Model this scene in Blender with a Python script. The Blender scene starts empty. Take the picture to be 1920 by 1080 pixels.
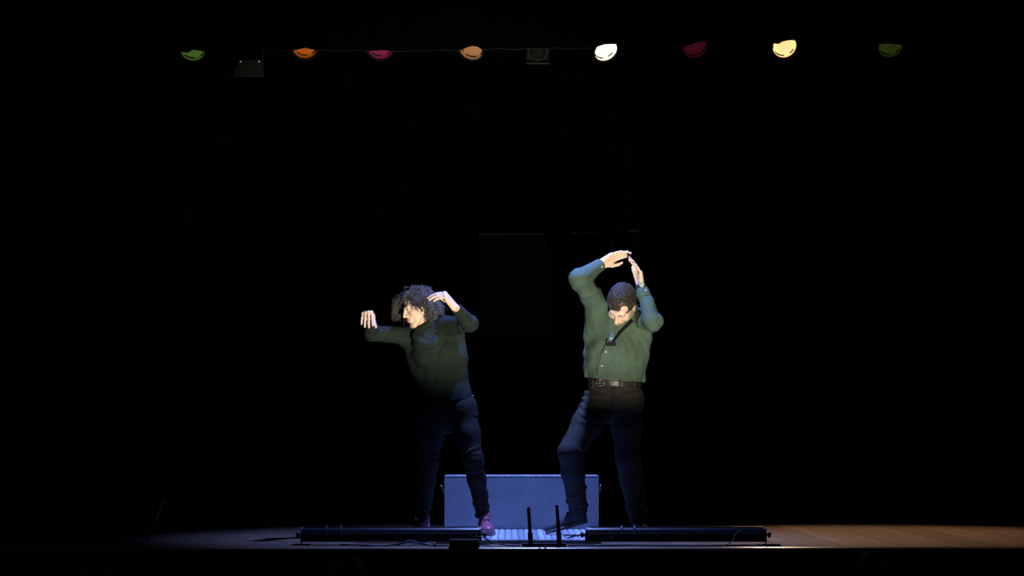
import bpy, math, random
import numpy as np
from mathutils import Vector, Matrix

# ------------------------------------------------------------------ camera, world, lights, exposure
scene = bpy.context.scene
COL = scene.collection
rnd = random.Random(7)

FPX, CAM_D, CAM_H, HOR = 4200.0, 14.0, 0.60, 830.0      # focal length in pixels, distance, height, horizon row
cam_data = bpy.data.cameras.new('camera')
cam_data.sensor_width = 36.0
cam_data.lens = FPX / 1920.0 * 36.0
cam_data.shift_y = (HOR - 540.0) / 1920.0
cam_data.clip_end = 200
cam = bpy.data.objects.new('camera', cam_data)
COL.objects.link(cam)
cam.location = (0, -CAM_D, CAM_H)
cam.rotation_euler = (math.pi / 2, 0, 0)
scene.camera = cam

scene.view_settings.view_transform = 'Standard'
scene.view_settings.look = 'None'
scene.view_settings.gamma = 1.0
scene.view_settings.exposure = 0.0
scene.view_settings.use_curve_mapping = False

world = bpy.data.worlds.new('dark_hall')
scene.world = world
world.use_nodes = True
bg = world.node_tree.nodes['Background']
bg.inputs[0].default_value = (0.45, 0.45, 1.0, 1)
bg.inputs[1].default_value = 0.011


def spot(name, loc, target, power, color, radius_at_target, blend, size=0.08):
    l = bpy.data.lights.new(name, 'SPOT')
    l.energy = power
    l.color = color
    d = (Vector(target) - Vector(loc))
    l.spot_size = 2 * math.atan(radius_at_target / d.length)
    l.spot_blend = blend
    l.shadow_soft_size = size
    o = bpy.data.objects.new(name, l)
    COL.objects.link(o)
    o.location = loc
    o.rotation_euler = d.to_track_quat('-Z', 'Y').to_euler()
    return o


# warm profile spot on a low stand among the audience seats (its housing and shutter are built further down)
# and the blue overhead spot between the performers
SPOT_POS = (1.0, -5.5, -0.12)
SPOT_AIM = (0.02, 0.0, 1.36)
spot('profile_spot_beam', SPOT_POS, SPOT_AIM, 2250, (1.0, 0.92, 0.72), 1.45, 0.45, 0.018)
spot('blue_overhead_spot', (0.14, -0.20, 3.5), (0.03, 0.10, 0), 1200, (0.20, 0.32, 1.0), 2.5, 1.0, 0.05)
# the two lamps on the bar that are lit
spot('amber_bar_lamp_beam', (2.02, 2.45, 3.40), (2.45, 0.75, 0), 430, (1.0, 0.66, 0.40), 2.1, 1.0, 0.05)
spot('white_bar_lamp_beam', (0.69, 2.45, 3.40), (0.35, 0.6, 0.0), 25, (1.0, 0.85, 0.65), 0.8, 1.0, 0.05)


def P(px, py, y):
    s = FPX / (CAM_D + y)
    return np.array([(px - 960.0) / s, y, CAM_H + (HOR - py) / s])


# ------------------------------------------------------------------ materials
def mat(name, color, rough=0.6, metal=0.0, noise=0.0, nscale=20.0, bump=0.0, bscale=60.0, spec=0.5,
        emit=None, estr=0.0, stretch=(1, 1, 1), rand=0.0, attr=None, sheen=0.0, sss=0.0):
    m = bpy.data.materials.new(name)
    m.use_nodes = True
    nt = m.node_tree
    b = nt.nodes['Principled BSDF']
    b.inputs['Base Color'].default_value = (*color, 1)
    b.inputs['Roughness'].default_value = rough
    b.inputs['Metallic'].default_value = metal
    b.inputs['Specular IOR Level'].default_value = spec
    if sheen:
        b.inputs['Sheen Weight'].default_value = sheen
    if sss:
        b.inputs['Subsurface Weight'].default_value = sss
        b.inputs['Subsurface Radius'].default_value = (0.012, 0.005, 0.003)
        b.inputs['Subsurface Scale'].default_value = 1.0
    if emit:
        b.inputs['Emission Color'].default_value = (*emit, 1)
        b.inputs['Emission Strength'].default_value = estr
    tc = nt.nodes.new('ShaderNodeTexCoord')
    mp = nt.nodes.new('ShaderNodeMapping')
    mp.inputs['Scale'].default_value = stretch
    nt.links.new(tc.outputs['Object'], mp.inputs['Vector'])
    src = None
    if attr:
        a = nt.nodes.new('ShaderNodeAttribute')
        a.attribute_name = attr
        src = a.outputs['Color']
    if noise or rand:
        n = nt.nodes.new('ShaderNodeTexNoise')
        n.inputs['Scale'].default_value = nscale
        n.inputs['Detail'].default_value = 5
        nt.links.new(mp.outputs[0], n.inputs['Vector'])
        mr = nt.nodes.new('ShaderNodeMapRange')
        mr.inputs['To Min'].default_value = 1 - noise
        mr.inputs['To Max'].default_value = 1 + noise
        mr.inputs['From Min'].default_value = 0.25
        mr.inputs['From Max'].default_value = 0.75
        nt.links.new(n.outputs['Fac'], mr.inputs['Value'])
        val = mr.outputs[0]
        if rand:
            oi = nt.nodes.new('ShaderNodeObjectInfo')
            r2 = nt.nodes.new('ShaderNodeMapRange')
            r2.inputs['To Min'].default_value = 1 - rand
            r2.inputs['To Max'].default_value = 1 + rand
            nt.links.new(oi.outputs['Random'], r2.inputs['Value'])
            mu = nt.nodes.new('ShaderNodeMath')
            mu.operation = 'MULTIPLY'
            nt.links.new(val, mu.inputs[0])
            nt.links.new(r2.outputs[0], mu.inputs[1])
            val = mu.outputs[0]
        vm = nt.nodes.new('ShaderNodeVectorMath')
        vm.operation = 'SCALE'
        if src:
            nt.links.new(src, vm.inputs[0])
        else:
            vm.inputs[0].default_value = color
        nt.links.new(val, vm.inputs['Scale'])
        src = vm.outputs[0]
    if src:
        nt.links.new(src, b.inputs['Base Color'])
    if bump:
        n2 = nt.nodes.new('ShaderNodeTexNoise')
        n2.inputs['Scale'].default_value = bscale
        n2.inputs['Detail'].default_value = 4
        nt.links.new(mp.outputs[0], n2.inputs['Vector'])
        bp = nt.nodes.new('ShaderNodeBump')
        bp.inputs['Strength'].default_value = bump
        bp.inputs['Distance'].default_value = 0.004
        nt.links.new(n2.outputs['Fac'], bp.inputs['Height'])
        nt.links.new(bp.outputs[0], b.inputs['Normal'])
    return m


M = {}
M['velvet'] = mat('black_velvet', (0.0008, 0.0008, 0.0009), 1.0, spec=0.0, noise=0.3, nscale=6)
M['black_wall'] = mat('black_paint', (0.012, 0.012, 0.014), 0.9, spec=0.1, noise=0.2)
M['hem'] = mat('hem_tape', (0.009, 0.009, 0.008), 0.9, noise=0.5, nscale=9)
M['wood'] = mat('stage_boards', (0.17, 0.115, 0.08), 0.42, noise=0.35, nscale=5, stretch=(9, 0.7, 9), rand=0.18, bump=0.12, bscale=14, spec=0.4)
M['nosing'] = mat('stage_nosing', (0.30, 0.19, 0.12), 0.24, noise=0.3, nscale=7, stretch=(0.6, 5, 5), spec=0.6)
M['fascia'] = mat('stage_fascia', (0.01, 0.01, 0.011), 0.85, spec=0.1, noise=0.3)
M['alu'] = mat('tread_plate_aluminium', (0.185, 0.205, 0.24), 0.5, 0.3, noise=0.12, nscale=7, bump=0.1, bscale=80)
M['alu_edge'] = mat('polished_aluminium_edge', (0.72, 0.74, 0.78), 0.28, 0.6, noise=0.1)
M['slat'] = mat('ribbed_aluminium', (0.54, 0.60, 0.70), 0.4, 0.25, noise=0.15, nscale=4, stretch=(5, 0.6, 5), rand=0.38, bump=0.05)
M['steel'] = mat('worn_steel', (0.45, 0.45, 0.44), 0.35, 0.9, noise=0.2)
M['blackmetal'] = mat('black_powder_coat', (0.018, 0.019, 0.022), 0.38, 0.0, noise=0.2, nscale=30, bump=0.05, spec=0.5)
M['greyhousing'] = mat('grey_lamp_housing', (0.0055, 0.0058, 0.006), 0.7, noise=0.2)
M['matteblack'] = mat('matte_black_housing', (0.005, 0.005, 0.0055), 0.7, noise=0.2, spec=0.1)
M['glossblack'] = mat('glossy_black_metal', (0.02, 0.021, 0.026), 0.25, 0.2, noise=0.1, spec=0.6)
M['rubber'] = mat('black_rubber', (0.012, 0.012, 0.013), 0.5, noise=0.2)
M['panelgrey'] = mat('grey_label_panel', (0.035, 0.035, 0.04), 0.5, noise=0.1)
M['display'] = mat('display_window', (0.03, 0.035, 0.05), 0.12)
M['skin_w'] = mat('skin_pale', (0.62, 0.44, 0.34), 0.5, noise=0.06, nscale=40, bump=0.05, bscale=300, attr='tint', sss=0.08, spec=0.35)
M['skin_m'] = mat('skin_fair', (0.62, 0.42, 0.32), 0.45, noise=0.06, nscale=40, bump=0.05, bscale=300, attr='tint', sss=0.08, spec=0.4)
M['skin_a'] = mat('skin_plain', (0.5, 0.36, 0.28), 0.6, noise=0.05)
M['hair_w'] = mat('dark_curly_hair', (0.064, 0.057, 0.056), 0.5, noise=0.4, nscale=50, spec=0.4)
M['hair_under'] = mat('dark_hair_roots', (0.020, 0.018, 0.018), 0.85, noise=0.5, nscale=120, spec=0.1, bump=0.8, bscale=120)
M['hair_m'] = mat('brown_short_hair', (0.042, 0.030, 0.020), 0.55, noise=0.45, nscale=70, spec=0.4, bump=0.3, bscale=180)
M['beard'] = mat('greying_beard', (0.15, 0.125, 0.09), 0.7, noise=0.5, nscale=160, bump=0.5, bscale=300)
M['brow'] = mat('eyebrow_hair', (0.12, 0.085, 0.06), 0.7, noise=0.3, nscale=150)
M['eye'] = mat('eye_white', (0.6, 0.57, 0.53), 0.15)
M['iris'] = mat('dark_iris', (0.02, 0.014, 0.01), 0.1)
M['sweater'] = mat('dark_green_knit', (0.0125, 0.0195, 0.0148), 0.9, noise=0.18, nscale=120, bump=0.35, bscale=240, spec=0.15)
M['shirt'] = mat('green_cotton', (0.053, 0.086, 0.061), 0.85, noise=0.10, nscale=90, bump=0.15, bscale=300, spec=0.2)
M['denim_w'] = mat('black_denim', (0.015, 0.0135, 0.0105), 0.85, noise=0.2, nscale=60, bump=0.2, bscale=220, spec=0.2)
M['denim_m'] = mat('faded_dark_denim', (0.036, 0.034, 0.027), 0.85, noise=0.25, nscale=40, bump=0.2, bscale=220, spec=0.2)
M['leather'] = mat('black_leather', (0.022, 0.020, 0.018), 0.35, noise=0.2, bump=0.2)
M['pinkleather'] = mat('oxblood_pink_leather', (0.36, 0.10, 0.16), 0.3, noise=0.15, nscale=30, spec=0.6)
M['pinksole'] = mat('dusty_rubber_sole', (0.25, 0.16, 0.18), 0.6, noise=0.15)
M['suede'] = mat('blue_grey_suede', (0.050, 0.062, 0.082), 0.8, noise=0.2, nscale=80)
M['brownsole'] = mat('brown_crepe_sole', (0.16, 0.12, 0.10), 0.6, noise=0.2)
M['watchface'] = mat('pale_watch_dial', (0.30, 0.34, 0.25), 0.4)
M['button'] = mat('pearl_button', (0.55, 0.58, 0.5), 0.2, spec=0.8)
M['streak'] = mat('pale_floor_streak', (0.55, 0.50, 0.40), 0.5, noise=0.4, nscale=6)
M['seat'] = mat('dark_seat_fabric', (0.02, 0.012, 0.014), 0.95, noise=0.2)
M['hair_a'] = mat('dark_hair', (0.05, 0.04, 0.035), 0.5, noise=0.3, nscale=60, bump=0.4, bscale=120)
M['coat'] = mat('dark_coat', (0.025, 0.026, 0.032), 0.9, noise=0.2)


# ------------------------------------------------------------------ helpers: meshes and tags
def tag(o, label=None, cat=None, group=None, kind=None):
    if label: o['label'] = label
    if cat: o['category'] = cat
    if group: o['group'] = group
    if kind: o['kind'] = kind
    return o


def empty(name, loc=(0, 0, 0), rz=0.0):
    o = bpy.data.objects.new(name, None)
    o.empty_display_size = 0.05
    COL.objects.link(o)
    o.location = loc
    o.rotation_euler = (0, 0, rz)
    return o


def link(name, me, m, parent=None, smooth=False, bevel=0.0, local=False):
    """parent keeps world coordinates unless local is set"""
    if m is not None and not me.materials:
        me.materials.append(m)
    o = bpy.data.objects.new(name, me)
    COL.objects.link(o)
    if parent is not None:
        o.parent = parent
        if not local:
            o.matrix_parent_inverse = world_matrix(parent).inverted()
    if smooth:
        me.polygons.foreach_set('use_smooth', [True] * len(me.polygons))
    if bevel:
        md = o.modifiers.new('edge_bevel', 'BEVEL')
        md.width = bevel
        md.segments = 2
        md.limit_method = 'ANGLE'
    return o


def world_matrix(o):
    m = o.matrix_basis.copy()
    if o.parent is not None:
        return world_matrix(o.parent) @ o.matrix_parent_inverse @ m
    return m


class MB:
    def __init__(s):
        s.v = []; s.f = []

    def add(s, verts, faces):
        n = len(s.v)
        s.v += [tuple(map(float, q)) for q in verts]
        s.f += [tuple(i + n for i in f) for f in faces]
        return s

    def box(s, lo, hi):
        (a, b, c), (d, e, f) = lo, hi
        return s.add([(a, b, c), (d, b, c), (d, e, c), (a, e, c), (a, b, f), (d, b, f), (d, e, f), (a, e, f)],
                     [(0, 3, 2, 1), (4, 5, 6, 7), (0, 1, 5, 4), (1, 2, 6, 5), (2, 3, 7, 6), (3, 0, 4, 7)])

    def tube(s, pts, r, n=8, cap=True):
        pts = [np.array(p, float) for p in pts]
        m = len(pts)
        rr = r if hasattr(r, '__len__') else [r] * m
        ref = None
        vs = []
        for i in range(m):
            t = pts[min(i + 1, m - 1)] - pts[max(i - 1, 0)]
            t = t / (np.linalg.norm(t) + 1e-12)
            if ref is None:
                ref = np.array([0, 0, 1.0]) if abs(t[2]) < 0.9 else np.array([1.0, 0, 0])
            u = ref - t * ref.dot(t)
            u /= np.linalg.norm(u) + 1e-12
            w = np.cross(t, u)
            ref = u
            for k in range(n):
                a = 2 * math.pi * k / n
                vs.append(pts[i] + (u * math.cos(a) + w * math.sin(a)) * rr[i])
        fs = []
        for i in range(m - 1):
            for k in range(n):
                k2 = (k + 1) % n
                fs.append((i * n + k, i * n + k2, (i + 1) * n + k2, (i + 1) * n + k))
        if cap:
            fs.append(tuple(range(n - 1, -1, -1)))
            fs.append(tuple(range((m - 1) * n, m * n)))
        return s.add(vs, fs)

    def lathe(s, prof, origin, axis, n=24):
        """prof: list of (radius, distance along axis)"""
        axis = np.array(axis, float); axis /= np.linalg.norm(axis)
        ref = np.array([1.0, 0, 0]) if abs(axis[0]) < 0.9 else np.array([0, 0, 1.0])
        u = ref - axis * ref.dot(axis); u /= np.linalg.norm(u)
        w = np.cross(axis, u)
        o = np.array(origin, float)
        vs = []; fs = []
        for r, t in prof:
            for k in range(n):
                a = 2 * math.pi * k / n
                vs.append(o + axis * t + (u * math.cos(a) + w * math.sin(a)) * max(r, 1e-5))
        for i in range(len(prof) - 1):
            for k in range(n):
                k2 = (k + 1) % n
                fs.append((i * n + k, i * n + k2, (i + 1) * n + k2, (i + 1) * n + k))
        return s.add(vs, fs)

    def extrude_x(s, prof, x0, x1):
        """prof: list of (y, z) counter-clockwise seen from +x"""
        n = len(prof)
        vs = [(x0, y, z) for y, z in prof] + [(x1, y, z) for y, z in prof]
        fs = [tuple(range(n - 1, -1, -1)), tuple(range(n, 2 * n))]
        fs += [(i, (i + 1) % n, n + (i + 1) % n, n + i) for i in range(n)]
        return s.add(vs, fs)

    def mesh(s, name):
        me = bpy.data.meshes.new(name)
        me.from_pydata(s.v, [], s.f)
        me.update()
        return me

    def build(s, name, m, parent=None, smooth=False, bevel=0.0, local=False):
        return link(name, s.mesh(name), m, parent, smooth, bevel, local)


def norm(v):
    v = np.array(v, float)
    return v / np.linalg.norm(v)


def spline(pts, n=8):
    pts = [np.array(p, float) for p in pts]
    q = [2 * pts[0] - pts[1]] + pts + [2 * pts[-1] - pts[-2]]
    out = []
    for i in range(1, len(q) - 2):
        for k in range(n):
            t = k / n
            a, b, c, d = q[i - 1], q[i], q[i + 1], q[i + 2]
            out.append(0.5 * (2 * b + (c - a) * t + (2 * a - 5 * b + 4 * c - d) * t * t + (3 * b - a - 3 * c + d) * t ** 3))
    out.append(pts[-1])
    return out


# ------------------------------------------------------------------ helpers: smooth solid modelling on a grid
class Field:
    """signed distance field sampled on a grid; meshed with surface nets into one continuous surface"""

    def __init__(s, lo, hi, h):
        s.lo = np.array(lo, float); s.h = h
        s.n = np.ceil((np.array(hi, float) - s.lo) / h).astype(int) + 1
        s.f = np.full(tuple(s.n), 0.5, np.float32)

    def reg(s, lo, hi):
        a = np.clip(np.floor((np.array(lo) - s.lo) / s.h).astype(int), 0, s.n)
        b = np.clip(np.ceil((np.array(hi) - s.lo) / s.h).astype(int) + 1, 0, s.n)
        if np.any(b <= a):
            return None, None
        sl = tuple(slice(i, j) for i, j in zip(a, b))
        ax = [(s.lo[i] + s.h * np.arange(a[i], b[i])).astype(np.float32) for i in range(3)]
        return sl, (ax[0][:, None, None], ax[1][None, :, None], ax[2][None, None, :])

    def op(s, sl, d, k, sub):
        f = s.f[sl]
        if sub:
            d = -d
            h = np.maximum(k - np.abs(f - d), 0) / k if k > 0 else 0
            s.f[sl] = np.maximum(f, d) + h * h * k * 0.25
        else:
            h = np.maximum(k - np.abs(f - d), 0) / k if k > 0 else 0
            s.f[sl] = np.minimum(f, d) - h * h * k * 0.25

    def seg(s, a, b, ra, rb, k=0.01, flat=None, sub=False):
        a = np.array(a, float); b = np.array(b, float)
        m = max(ra, rb) + k + 4 * s.h
        sl, C = s.reg(np.minimum(a, b) - m, np.maximum(a, b) + m)
        if sl is None: return
        px, py, pz = C[0] - a[0], C[1] - a[1], C[2] - a[2]
        ab = b - a
        L = ab.dot(ab) + 1e-12
        t = np.clip((px * ab[0] + py * ab[1] + pz * ab[2]) / L, 0, 1)
        dx, dy, dz = px - t * ab[0], py - t * ab[1], pz - t * ab[2]
        if flat is not None:
            u, q = norm(flat[0]), 1.0 / flat[1] - 1
            e = (dx * u[0] + dy * u[1] + dz * u[2]) * q
            dx, dy, dz = dx + e * u[0], dy + e * u[1], dz + e * u[2]
        d = np.sqrt(dx * dx + dy * dy + dz * dz) - (ra + (rb - ra) * t)
        if flat is not None:
            d = d * (0.5 + 0.5 * flat[1])
        s.op(sl, d, k, sub)

    def chain(s, pts, rads, k=0.01, flat=None):
        for i in range(len(pts) - 1):
            s.seg(pts[i], pts[i + 1], rads[i], rads[i + 1], k, flat)

    def ell(s, c, r, R=None, k=0.01, sub=False):
        c = np.array(c, float)
        m = max(r) + k + 4 * s.h
        sl, C = s.reg(c - m, c + m)
        if sl is None: return
        p = [C[i] - c[i] for i in range(3)]
        if R is None: R = np.eye(3)
        q = [p[0] * R[0, i] + p[1] * R[1, i] + p[2] * R[2, i] for i in range(3)]
        k0 = np.sqrt(sum((q[i] / r[i]) ** 2 for i in range(3)))
        k1 = np.sqrt(sum((q[i] / r[i] ** 2) ** 2 for i in range(3))) + 1e-9
        s.op(sl, k0 * (k0 - 1) / k1, k, sub)

    def cyl(s, a, b, r, k=0.0, sub=True):
        """flat-ended cylinder from a to b"""
        a = np.array(a, float); b = np.array(b, float)
        m = r + k + 4 * s.h
        sl, C = s.reg(np.minimum(a, b) - m, np.maximum(a, b) + m)
        if sl is None: return
        w = norm(b - a); L = np.linalg.norm(b - a)
        p = [C[i] - a[i] for i in range(3)]
        t = p[0] * w[0] + p[1] * w[1] + p[2] * w[2]
        rad = np.sqrt(np.maximum(p[0] ** 2 + p[1] ** 2 + p[2] ** 2 - t * t, 0))
        s.op(sl, np.maximum(np.maximum(-t, t - L), rad - r), k, sub)

    def box(s, c, half, R, k=0.004, rr=0.004, sub=False):
        c = np.array(c, float)
        m = float(np.linalg.norm(half)) + k + 4 * s.h
        sl, C = s.reg(c - m, c + m)
        if sl is None: return
        p = [C[i] - c[i] for i in range(3)]
        q = [np.abs(p[0] * R[0, i] + p[1] * R[1, i] + p[2] * R[2, i]) - (half[i] - rr) for i in range(3)]
        d = np.sqrt(sum(np.maximum(x, 0) ** 2 for x in q)) + np.minimum(np.maximum(np.maximum(q[0], q[1]), q[2]), 0) - rr
        s.op(sl, d, k, sub)

    def clip(s, p, n):
        """keep the side where (x-p).n < 0, everywhere"""
        sl, C = s.reg(s.lo, s.lo + s.h * s.n)
        n = norm(n)
        s.f = np.maximum(s.f, ((C[0] - p[0]) * n[0] + (C[1] - p[1]) * n[1] + (C[2] - p[2]) * n[2]).astype(np.float32))

    def wrinkle(s, lo, hi, fn):
        sl, C = s.reg(lo, hi)
        if sl is None: return
        w = 1.0
        for i in range(3):
            m = 0.03
            w = w * np.clip((C[i] - lo[i]) / m, 0, 1) * np.clip((hi[i] - C[i]) / m, 0, 1)
        s.f[sl] += (w * fn(*C)).astype(np.float32)

    def mesh(s, name):
        f = s.f
        neg = f < 0
        cnt = np.zeros(tuple(np.array(f.shape) - 1), np.int8)
        for i in (0, 1):
            for j in (0, 1):
                for k in (0, 1):
                    cnt += neg[i:i + cnt.shape[0], j:j + cnt.shape[1], k:k + cnt.shape[2]]
        act = (cnt > 0) & (cnt < 8)
        I = np.argwhere(act)
        idx = np.full(cnt.shape, -1, np.int32)
        idx[act] = np.arange(len(I))
        acc = np.zeros((len(I), 3)); num = np.zeros(len(I))
        corner = [(i, j, k) for i in (0, 1) for j in (0, 1) for k in (0, 1)]
        val = {c: f[I[:, 0] + c[0], I[:, 1] + c[1], I[:, 2] + c[2]] for c in corner}
        for c in corner:
            for ax in range(3):
                if c[ax]: continue
                d = list(c); d[ax] = 1; d = tuple(d)
                a, b = val[c], val[d]
                x = (a < 0) != (b < 0)
                t = np.where(x, a / np.where(x, a - b, 1), 0)
                pos = np.tile(np.array(c, float), (len(I), 1))
                pos[:, ax] = t
                acc[x] += pos[x]; num[x] += 1
        V = s.lo + s.h * (I + acc / num[:, None])
        quads = []
        for ax in range(3):
            b1, b2 = (ax + 1) % 3, (ax + 2) % 3
            sa = [slice(None)] * 3; sb = [slice(None)] * 3
            sa[ax] = slice(0, -1); sb[ax] = slice(1, None)
            na, nb = neg[tuple(sa)], neg[tuple(sb)]
            for flip in (False, True):
                E = np.argwhere((~na & nb) if flip else (na & ~nb))
                E = E[(E[:, b1] > 0) & (E[:, b2] > 0) & (E[:, b1] < cnt.shape[b1]) & (E[:, b2] < cnt.shape[b2])]
                q = []
                for o1, o2 in ((0, 0), (-1, 0), (-1, -1), (0, -1)):
                    g = E.copy(); g[:, b1] += o1; g[:, b2] += o2
                    q.append(idx[g[:, 0], g[:, 1], g[:, 2]])
                q = np.stack(q, 1)
                q = q[(q >= 0).all(1)]
                quads.append(q[:, ::-1] if flip else q)
        Q = np.concatenate(quads)
        me = bpy.data.meshes.new(name)
        me.vertices.add(len(V)); me.vertices.foreach_set('co', V.astype(np.float32).ravel())
        me.loops.add(Q.size); me.loops.foreach_set('vertex_index', Q.astype(np.int32).ravel())
        me.polygons.add(len(Q)); me.polygons.foreach_set('loop_start', np.arange(0, Q.size, 4, dtype=np.int32))
        me.polygons.foreach_set('use_smooth', np.ones(len(Q), bool))
        me.update(calc_edges=True)
        me.validate()
        me['n'] = len(V)
        return me, V


def field_build(F, name, m, parent, tint=None):
    me, V = F.mesh(name)
    if tint is not None:
        c = tint(V)
        a = me.color_attributes.new('tint', 'FLOAT_COLOR', 'POINT')
        a.data.foreach_set('color', np.concatenate([c, np.ones((len(V), 1))], 1).astype(np.float32).ravel())
    return link(name, me, m, parent)


def rows(x, y, z, freq, seed, n=4):
    r = np.random.RandomState(seed)
    t = 0
    for _ in range(n):
        d = r.normal(size=3); d /= np.linalg.norm(d)
        t = t + np.sin((x * d[0] + y * d[1] + z * d[2]) * freq * r.uniform(0.7, 1.3) + r.uniform(0, 6.28))
    return t / n


# ------------------------------------------------------------------ the setting: stage, walls, curtains
STAGE_F, STAGE_B = -1.14, 4.9
XW = 4.2
floor = MB().box((-XW, STAGE_F + 0.03, -0.09), (XW, STAGE_B, -0.024)).build('floor', M['black_wall'])
tag(floor, 'stage floor of long brown boards running away from the audience', 'floor', kind='structure')
PW = 0.12
pm = MB().box((-PW / 2 + 0.0012, STAGE_F + 0.03, -0.024), (PW / 2 - 0.0012, STAGE_B, 0.0)).mesh('plank')
pm.materials.append(M['wood'])
for i in range(int(2 * XW / PW)):
    o = bpy.data.objects.new('plank', pm)
    COL.objects.link(o)
    o.parent = floor
    o.location = (-XW + PW * (i + 0.5), 0, -0.0006 * (i % 3))
    b = o.modifiers.new('edge_bevel', 'BEVEL'); b.width = 0.0015; b.segments = 1

nose = MB()
prof = [(STAGE_F + 0.03, 0.001), (STAGE_F + 0.020, 0.001), (STAGE_F + 0.006, -0.004), (STAGE_F + 0.002, -0.007), (STAGE_F, -0.012), (STAGE_F, -0.022), (STAGE_F + 0.03, -0.022)]
nose.extrude_x(prof, -XW, XW)
tag(nose.build('trim_1', M['nosing']), 'rounded wooden nosing along the front edge of the stage', 'trim', kind='structure')
tag(MB().box((-XW, STAGE_F + 0.025, -1.2), (XW, STAGE_F + 0.06, -0.0225)).build('wall_front', M['fascia']),
    'black fascia below the front edge of the stage', 'wall', kind='structure')
tag(MB().box((-6, -16.5, -1.3), (6, STAGE_F + 0.06, -1.2)).build('floor_auditorium', M['black_wall']),
    'dark auditorium floor in front of the stage', 'floor', kind='structure')
tag(MB().box((-6, STAGE_B, -1.3), (6, STAGE_B + 0.15, 6.0)).build('wall_back', M['black_wall']),
    'black back wall of the stage behind the curtain', 'wall', kind='structure')


def curtain(name, x0, x1, y, zb, zt, label, folds=0.16, amp=0.045, hem=None, hemr=0.004, seed=1, cat='curtain'):
    """zb: float or function of x for the hem height"""
    r = random.Random(seed)
    root = empty(name, ((x0 + x1) / 2, y, zb if not callable(zb) else zt))
    tag(root, label, cat)
    nx = int((x1 - x0) / 0.012)
    ph = [r.uniform(0, 6.28) for _ in range(4)]
    vs = []; fs = []
    nz = 10
    line = []
    for i in range(nx + 1):
        x = x0 + (x1 - x0) * i / nx
        dy = amp * (math.sin(2 * math.pi * x / folds + ph[0] + 0.8 * math.sin(x * 1.7 + ph[1])) + 0.5 * math.sin(2 * math.pi * x / (folds * 1.9) + ph[2]))
        b = zb(x) if callable(zb) else zb
        for j in range(nz + 1):
            t = j / nz
            vs.append((x, y + dy * (1 - 0.45 * t), b + (zt - b) * t))
        line.append((x, y + dy, b))
    for i in range(nx):
        for j in range(nz):
            a = i * (nz + 1) + j
            fs.append((a, a + nz + 1, a + nz + 2, a + 1))
    o = MB().add(vs, fs).build('cloth', M['velvet'], root, smooth=True)
    md = o.modifiers.new('cloth_thickness', 'SOLIDIFY'); md.thickness = 0.003
    if hem:
        MB().tube([(a, b_ - 0.002, c) for a, b_, c in line[::3]], hemr, 5).build('hem', M['hem'], root, smooth=True)
    return root


curtain('backdrop_curtain', -4.1, 4.1, 4.6, 0.004, 5.2, 'black folded backdrop curtain across the back of the stage', folds=0.26, amp=0.06, seed=3)
curtain('leg_curtain', -4.1, -2.95, 3.4, 0.004, 5.2, 'black side curtain hanging at the left of the stage', folds=0.2, seed=4)
curtain('leg_curtain', 3.05, 4.1, 3.4, 0.004, 5.2, 'black side curtain hanging at the right of the stage', folds=0.2, seed=5)

HEM = [(0, 96), (340, 95), (350, 98), (362, 93), (383, 97), (545, 95), (555, 94), (570, 88), (596, 95), (690, 95), (760, 96), (862, 94), (880, 87),
       (893, 86), (905, 93), (1000, 91), (1110, 91), (1122, 86), (1131, 83), (1155, 83), (1200, 88), (1280, 86), (1296, 83), (1306, 79), (1325, 78), (1345, 84),
       (1440, 82), (1449, 80), (1461, 82), (1468, 76), (1490, 75), (1500, 82), (1647, 83), (1690, 82), (1920, 86)]
Y_BORDER = 1.9


def hem_z(x):
    s = FPX / (CAM_D + Y_BORDER)
    px = 960 + x * s
    py = np.interp(px, [h[0] for h in HEM], [h[1] for h in HEM])
    return CAM_H + (HOR - py) / s


curtain('border_curtain', -4.1, 4.1, Y_BORDER, hem_z, 5.0, 'wide black border cloth whose hem hides the tops of the stage lamps', folds=0.21, amp=0.018, hem=True, hemr=0.0022, seed=8)
HEM2 = [(0, -8), (340, 3), (372, 8), (400, 11), (440, 9), (500, 13), (534, 9), (537, -6), (560, -3), (575, 3), (600, 2), (640, -4), (700, 2), (760, -5), (835, 2), (880, -6), (1920, -12)]


def hem2_z(x):
    s = FPX / (CAM_D + 1.2)
    return CAM_H + (HOR - np.interp(960 + x * s, [h[0] for h in HEM2], [h[1] for h in HEM2])) / s


curtain('front_border_curtain', -4.1, 4.1, 1.2, hem2_z, 5.0, 'higher black border cloth at the very top with a ragged pale hem', folds=0.24, amp=0.015, hem=True, hemr=0.004, seed=9)

# ------------------------------------------------------------------ the lighting bar with its lamps
Y_BAR = 2.6
SB = FPX / (CAM_D + Y_BAR)
bar = MB().tube([(-3.6, Y_BAR + 0.12, 3.92), (3.6, Y_BAR + 0.12, 3.92)], 0.024, 14)
barroot = empty('lighting_bar', (0, Y_BAR + 0.12, 3.92))
tag(barroot, 'long horizontal steel pipe carrying the row of stage lamps', 'lighting bar')
bar.build('pipe', M['blackmetal'], barroot, smooth=True)
for x in (-3.0, -1.0, 1.0, 3.0):
    MB().tube([(x, Y_BAR + 0.12, 3.94), (x, Y_BAR + 0.12, 5.9)], 0.004, 6).build('suspension_cable', M['steel'], barroot, smooth=True)
tag(MB().box((-6, -2.5, 5.9), (6, STAGE_B + 0.15, 6.0)).build('ceiling', M['black_wall']), 'black ceiling above the stage', 'ceiling', kind='structure')


def lens_mat(name, col, strength, base):
    return mat(name, base, 0.4, emit=col, estr=strength, noise=0.15, nscale=25)


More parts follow.
